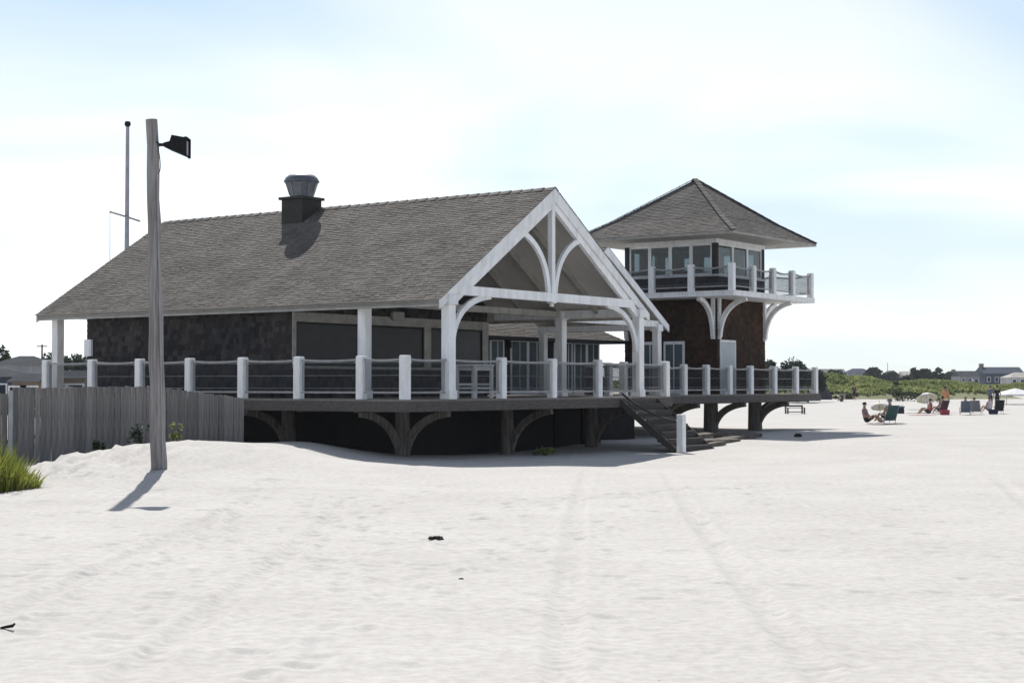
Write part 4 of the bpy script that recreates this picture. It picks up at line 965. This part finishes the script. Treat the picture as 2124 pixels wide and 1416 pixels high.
person('person', at(34.3, 111), R(190), standing(.92), EDG, [('black_cloth', TORSO + SLV), ('black_cloth', SHORT)], 'standing person dressed all in black at the far right of the beach')
beach_chair(30.0, 97, R(180), 'black_cloth', 'black beach chair alone near the right edge')
t = empty('sun_canopy', at(44.6, 139), .1, 'white sun canopy with slim legs at the right edge of the beach', 'canopy')
for x in (-1.5, 1.5):
    for y in (-1.5, 1.5): MB().tube([(x, y, 0), (x, y, .95)], .025, 6).build('leg', 'steel_grey', t)
mb = MB(); mb.add([(-1.6, -1.6, .92), (1.6, -1.6, .92), (1.6, 1.6, .92), (-1.6, 1.6, .92), (0, 0, 1.45), (-1.6, -1.6, .78), (1.6, -1.6, .78), (1.6, 1.6, .78), (-1.6, 1.6, .78)], [(0, 1, 4), (1, 2, 4), (2, 3, 4), (3, 0, 4), (5, 6, 1, 0), (6, 7, 2, 1), (7, 8, 3, 2), (8, 5, 0, 3)]); mb.build('canopy_cloth', 'white_cloth', t)
towel(44.5, 137.6, 3, 1.6, .1, 'black_cloth', 'dark blanket spread under the white sun canopy')

person('person', at(25.3, 95.2), R(230), sitting(.14, .4, .08, .66), EDG, [('red_cloth', TORSO), ('navy', SHORT)], 'person in red sitting on the sand left of the plum chair')
person('person', at(28.0, 101.5), R(160), standing(.86), EDG, [('orange', TORSO + SLV), ('cream', SHORT)], 'person in orange standing behind the right-hand group')
person('person', at(31.6, 104.0), R(205), sitting(.14, .38, .06, .66), EDG, [('lilac', TORSO), ('blue_grey', SHORT)], 'person in lilac sitting right of the black beach chair')
person('person', at(39.0, 128), R(170), standing(.9), EDG, [('blue_grey', TORSO + SLV), ('navy', SHORT)], 'distant person in blue-grey standing left of the white canopy')
person('person', at(31.5, 150), R(190), sitting(.14, .38, .06, .66), EDG, [('teal', TORSO), ('navy', SHORT)], 'distant person in teal sitting in front of the olive shrub')
for x, y, m_, lab in ((25.9, 94.0, 'red_cloth', 'small red beach bag in front of the plum chair'), (28.9, 94.3, 'navy', 'navy beach bag by the plain grey chair'), (32.6, 112, 'black_cloth', 'black bag on the sand beside the person in black')):
    t = empty('beach_bag', at(x, y), random.uniform(-.6, .6), lab, 'bag', 'bags on the beach')
    mb = MB(); mb.add([(-.24, -.12, 0), (.24, -.12, 0), (.24, .12, 0), (-.24, .12, 0), (-.30, -.08, .30), (.30, -.08, .30), (.30, .08, .30), (-.30, .08, .30)], [(0, 3, 2, 1), (4, 5, 6, 7), (0, 1, 5, 4), (1, 2, 6, 5), (2, 3, 7, 6), (3, 0, 4, 7)]); mb.build('bag_body', m_, t)
    for s_ in (-1, 1): MB().tube([(-.12, s_ * .08, .29), (-.09, s_ * .08, .46), (.09, s_ * .08, .46), (.12, s_ * .08, .29)], .01, 5).build('handle', m_, t)
towel(24.3, 93.2, 1.7, .8, .3, 'red_cloth', 'red towel on the sand left of the red bag')
towel(31.2, 92.5, 1.8, .9, -.2, 'blue_grey', 'blue-grey towel near the right edge, in front of the black chair')

# ================================================================== dunes and far vegetation
def dune(name, cx, cy, lx, ly, h, seed, m_='dune_ground'):
    n = 70; m2 = 26; V_ = []; F_ = []
    for j in range(m2 + 1):
        for i in range(n + 1):
            u = i / n * 2 - 1; v = j / m2 * 2 - 1
            e = max(0, 1 - abs(u) ** 4) * max(0, 1 - v * v)
            hh = h * e * (.72 + .55 * float(vnoise(np.array(u * 5 + seed), np.array(v * 2.2 + seed * 2), seed)) + .25 * float(vnoise(np.array(u * 14.0), np.array(v * 6.0), seed + 9)))
            x, y = cx + u * lx, cy + v * ly; V_.append((x, y, gz(x, y) - .15 + hh))
    for j in range(m2):
        for i in range(n): k = j * (n + 1) + i; F_.append((k, k + 1, k + n + 2, k + n + 1))
    me = bpy.data.meshes.new(name); me.from_pydata(V_, [], F_); me.materials.append(M[m_]); me.polygons.foreach_set('use_smooth', [True] * len(me.polygons)); me.update()
    o = link(name, me); tag(o, kind='structure')
    def hz(x, y):
        u, v = (x - cx) / lx, (y - cy) / ly
        if abs(u) >= 1 or abs(v) >= 1: return gz(x, y)
        i, j = int((u + 1) / 2 * n), int((v + 1) / 2 * m2); return V_[j * (n + 1) + i][2]
    return hz
def dune_cover(name, hz, cx, cy, lx, ly, n, h0, h1, m_, seed):
    random.seed(seed); mb = MB()
    for _ in range(n):
        x = cx + lx * random.uniform(-.97, .97); y = cy + ly * random.uniform(-.95, .9); z = hz(x, y)
        if z - gz(x, y) < .25 + .5 * (float(vnoise(np.array(x * .25), np.array(y * .25), seed)) + .5) * .6: continue
        s = random.uniform(.1, .22)
        for k in range(3):
            a = random.uniform(0, 6.28); dx, dy = math.cos(a) * s, math.sin(a) * s; hh = random.uniform(h0, h1); ox, oy = random.gauss(0, .15), random.gauss(0, .15)
            mb.add([(x + ox - dx, y + oy - dy, z - .05), (x + ox + dx, y + oy + dy, z - .05), (x + ox + dx * .7 + random.gauss(0, .1), y + oy + dy * .7, z + hh), (x + ox - dx * .6, y + oy - dy * .6 + random.gauss(0, .1), z + hh * .8)], [(0, 1, 2, 3)])
    o = quickmesh(mb, name, m_, None); return tag(o, 'green beach grass covering the low dunes beyond the beach', 'grass', kind='stuff')
D1 = (41, 186, 17, 13, 2.75); hz1 = dune('dune', *D1, 4); dune_cover('dune_grass', hz1, *D1[:4], 11000, .2, .5, 'dune_leaf', 31)
D2 = (85, 225, 50, 18, 1.7); hz2 = dune('dune', *D2, 8); dune_cover('dune_grass', hz2, *D2[:4], 13000, .2, .5, 'dune_leaf', 32)
D3 = (-60, 150, 45, 14, 1.6); hz3 = dune('dune', *D3, 12); dune_cover('dune_grass', hz3, *D3[:4], 9000, .2, .5, 'dune_leaf', 33)
D4 = (30, 262, 60, 20, 1.9); hz4 = dune('dune', *D4, 15); dune_cover('dune_grass', hz4, *D4[:4], 9000, .2, .5, 'dune_leaf', 34)
random.seed(77)

def tree(x, y, h, rx, lab, m_='tree_leaf', n=1500, trunk=.35, group='trees behind the beach', z=None, sz=None):
    z = gz(x, y) if z is None else z
    t = empty('shore_tree', (x, y, z), random.uniform(0, 6), lab, 'tree', group)
    mb = MB(); leaves(mb, n, (0, 0, h * (.5 + trunk * .45)), (rx, rx * .9, h * (.5 - trunk * .3)), sz or max(.14, h * .045)); quickmesh(mb, 'crown', m_, t)
    mb = MB(); mb.tube([(0, 0, -.3), (.1, 0, h * .35), (-.1, .1, h * .7)], [h * .035, h * .028, h * .012], 8)
    for k in range(4):
        a = random.uniform(0, 6.28); mb.tube([(0, 0, h * .3), (math.cos(a) * rx * .35, math.sin(a) * rx * .35, h * .55), (math.cos(a) * rx * .7, math.sin(a) * rx * .7, h * .7)], [h * .016, h * .012, h * .005], 6)
    mb.build('trunk', 'bark', t)
    return t
def mpp(d): return d / 3254.6
def far(px, d): return (px - 1062) * mpp(d)
def zat(py, d): return EYE + (796.9 - py) * mpp(d)

tree(far(1628, 150), 150, 4.1, 2.3, 'dark rounded tree just right of the tower, taller of the pair', n=2600, trunk=.2)
tree(far(1675, 152), 152, 3.7, 2.0, 'dark rounded tree behind the tower railing corner, lower of the pair', n=2300, trunk=.2)
tree(far(1600, 156), 156, 3.8, 1.8, 'dark tree half hidden behind the tower shaft', n=1500, trunk=.2)
for i, (px, d, top, w, lab) in enumerate(((1735, 380, 766, 30, 'distant tree behind the dune, nearest the tower'), (1812, 390, 765, 26, 'distant dark tree between the low roofs'), (1848, 420, 770, 24, 'small distant tree right of the low dark roofs'),
        (1908, 360, 763, 30, 'largest distant dark tree in the middle of the far shore'), (1940, 365, 766, 30, 'distant dark tree right of the largest one'), (1968, 420, 772, 22, 'small distant tree left of the grey house'),
        (2018, 430, 772, 18, 'distant tree between the grey house and the big blue house'), (1880, 300, 783, 26, 'low dark shrub-like tree on the far dune'), (1770, 260, 782, 22, 'low dark tree growing on the crest of the near dune'))):
    zb = gz(far(px, d), d); tree(far(px, d), d, zat(top, d) - zb, w * mpp(d) * .75, lab, n=2000, trunk=.05, sz=.5)
# dune shrubs
for px, d, hh, w, lab, m_ in ((1872, 158, 1.9, 1.5, 'bushy olive shrub at the front of the dune, left of the umbrella group', 'bush_leaf'), (1905, 160, 1.1, 1.3, 'low brownish shrub right of the olive one', 'bush_leaf'), (1948, 150, .8, 1.4, 'small dry shrub on open sand left of the tilted white umbrella', 'dune_leaf'), (1705, 176, 1.3, 1.6, 'dark low shrub at the dune foot by the tower deck', 'bush_leaf'), (1757, 172, 1.0, 1.6, 'low brown shrub along the dune foot', 'bush_leaf')):
    x, y = far(px, d), d; t = empty('dune_shrub', at(x, y), 0, lab, 'shrub', 'shrubs at the dune foot')
    mb = MB(); leaves(mb, 700, (0, 0, hh * .45), (w, w * .8, hh * .6), .12); quickmesh(mb, 'foliage', m_, t)
    mb = MB()
    for k in range(5): a = random.uniform(0, 6.28); mb.tube([(0, 0, -.1), (math.cos(a) * w * .5, math.sin(a) * w * .5, hh * .7)], [.04, .012], 5)
    mb.build('stem', 'bark', t)

# far houses
def house(px0, px1, top, eave, d, wallm, roofm, lab, depth=8, rz=0.0, base=None, gable='x', chim=None, nwin=3, wing=None):
    x0, x1 = far(px0, d), far(px1, d); cx = (x0 + x1) / 2; w = x1 - x0; zb = gz(cx, d) if base is None else base
    t = empty('beach_house', (cx, d, zb), rz, lab, 'house', 'houses behind the dunes')
    ze, zt_ = zat(eave, d) - zb, zat(top, d) - zb; hw = w / 2
    MB().box((-hw, -depth / 2, -.5), (hw, depth / 2, ze)).build('wall', wallm, t)
    o = .25
    mb = MB()
    if gable == 'x': mb.prism([(-depth / 2 - o, ze - .05), (0, zt_), (depth / 2 + o, ze - .05)], 0, -hw - o, hw + o)
    elif gable == 'y': mb.prism([(-hw - o, ze - .05), (0, zt_), (hw + o, ze - .05)], 1, -depth / 2 - o, depth / 2 + o)
    else: mb.add([(-hw - o, -depth / 2 - o, ze), (hw + o, -depth / 2 - o, ze), (hw + o, depth / 2 + o, ze), (-hw - o, depth / 2 + o, ze), (-hw * .4, 0, zt_), (hw * .4, 0, zt_)], [(0, 1, 5, 4), (1, 2, 5), (2, 3, 4, 5), (3, 0, 4), (3, 2, 1, 0)])
    rf = mb.build('roof', roofm, t)
    for k in range(nwin):
        xx = -hw + w * (k + .5) / nwin; zc = ze * .55
        f_ = MB().box((xx - .5, -depth / 2 - .06, zc - .65), (xx + .5, -depth / 2 - .003, zc + .65)).build('window', 'white_paint', t)
        MB().box((xx - .4, -depth / 2 - .08, zc - .55), (xx + .4, -depth / 2 - .062, zc + .55)).build('pane', 'pane', f_)
    dx_ = hw * .15; MB().box((dx_ - .5, -depth / 2 - .05, 0), (dx_ + .5, -depth / 2 - .004, min(2.1, ze * .8))).build('door', 'white_paint', t)
    if chim is not None: MB().box((chim * hw - .5, -.5, ze), (chim * hw + .5, .5, zt_ + .9)).build('chimney', 'house_tan', rf)
    if wing:
        a, b, z1 = wing; MB().box((a * hw, -depth / 2 - 2, -.5), (b * hw, -depth / 2 - .002, z1 * ze)).build('porch', 'house_grey', t); MB().box((a * hw - .2, -depth / 2 - 2.2, z1 * ze + .002), (b * hw + .2, -depth / 2 - .003, z1 * ze + .18)).build('porch_roof', 'roof_pale', rf)
    return t
house(2032, 2112, 761, 774, 410, 'house_blue', 'roof_slate', 'big dark blue-grey house behind the dunes at the right edge', 9, chim=-.92, nwin=5, wing=(.3, 1.0, .55))
house(1982, 2022, 769, 780, 400, 'house_grey', 'roof_dark', 'grey house with dark roof left of the big blue house', 8, nwin=3, wing=(-.8, .1, .5))
house(2085, 2150, 772, 783, 390, 'house_pale', 'roof_pale', 'pale house in front of the big blue house, cut by the right edge', 8, gable='h', nwin=4)
house(1752, 1806, 764, 774, 430, 'house_grey', 'roof_slate', 'low house with dark slate roof behind the first dune', 8, gable='h', nwin=4)
house(1700, 1748, 765, 774, 460, 'house_pale', 'roof_grey', 'pale grey house partly hidden behind the tower deck corner', 8, nwin=3)
house(1834, 1860, 768, 778, 450, 'house_pale', 'roof_grey', 'small pale house with grey roof between distant trees', 7, gable='y', nwin=2)
house(1868, 1896, 770, 778, 440, 'house_grey', 'roof_pale', 'small pale-roofed house left of the largest distant tree', 7, nwin=2)
house(1955, 1985, 772, 781, 470, 'house_pale', 'roof_slate', 'small house with slate roof and mast left of the grey house', 7, gable='y', nwin=2, chim=.5)
# left of the pavilion
house(18, 92, 738, 757, 118, 'house_grey', 'roof_dark', 'grey gabled house with a broad roof at the far left', 7, gable='h', nwin=3)
house(-60, 50, 765, 782, 96, 'house_blue', 'roof_dark', 'dark low-roofed house at the left edge above the fence', 6, gable='h', nwin=3)
house(48, 96, 774, 790, 88, 'house_tan', 'roof_dark', 'tan shed with dark roof just left of the end column', 4, nwin=2)
house(128, 200, 768, 783, 92, 'house_tan', 'roof_dark', 'tan house with dark roof seen between end column and wall', 5, nwin=2)
for px, d, top, w, lab in ((-6, 130, 722, 34, 'green tree at the far left edge'), (60, 170, 737, 45, 'distant tree behind the grey gabled house'), (110, 175, 735, 40, 'distant tree by the end column of the pavilion'), (155, 170, 733, 38, 'distant tree seen between end column and shingled wall'), (210, 172, 735, 40, 'distant tree mostly hidden behind the shingled wall'), (25, 165, 740, 40, 'distant tree behind the far left roof')):
    zb = gz(far(px, d), d); tree(far(px, d), d, zat(top, d) - zb, w * mpp(d), lab, m_='bush_leaf', n=2600, trunk=.05, sz=.24)
up = empty('utility_pole', (far(87, 150), 150, 0), 0, 'thin distant utility pole with crossarm at the far left', 'utility pole')
MB().tube([(0, 0, -.5), (0, 0, zat(714, 150))], [.11, .08], 8).build('pole_shaft', 'bark', up); MB().bar((-.5, 0, zat(718, 150)), (.5, 0, zat(718, 150)), .1, .1).build('crossarm', 'bark', up)
mp_ = empty('radio_mast', (far(1841, 470), 470, 0), 0, 'thin pale mast above the small pale house far away', 'mast')
MB().tube([(0, 0, -.5), (0, 0, zat(752, 470))], [.14, .1], 6).build('mast_shaft', 'house_pale', mp_)

# ================================================================== sea haze
hm = bpy.data.materials.new('haze'); hm.use_nodes = True; hn, hl = hm.node_tree.nodes, hm.node_tree.links; hn.clear()
ho = hn.new('ShaderNodeOutputMaterial'); hv = hn.new('ShaderNodeVolumePrincipled'); hv.inputs['Density'].default_value = .00016; hv.inputs['Color'].default_value = (.86, .92, 1, 1); hv.inputs['Anisotropy'].default_value = .1
hl.new(hv.outputs[0], ho.inputs['Volume'])
hb = MB().box((-620, -40, -1.6), (620, 640, 13.2)); hz_ = hb.build('haze', hm); tag(hz_, kind='stuff')
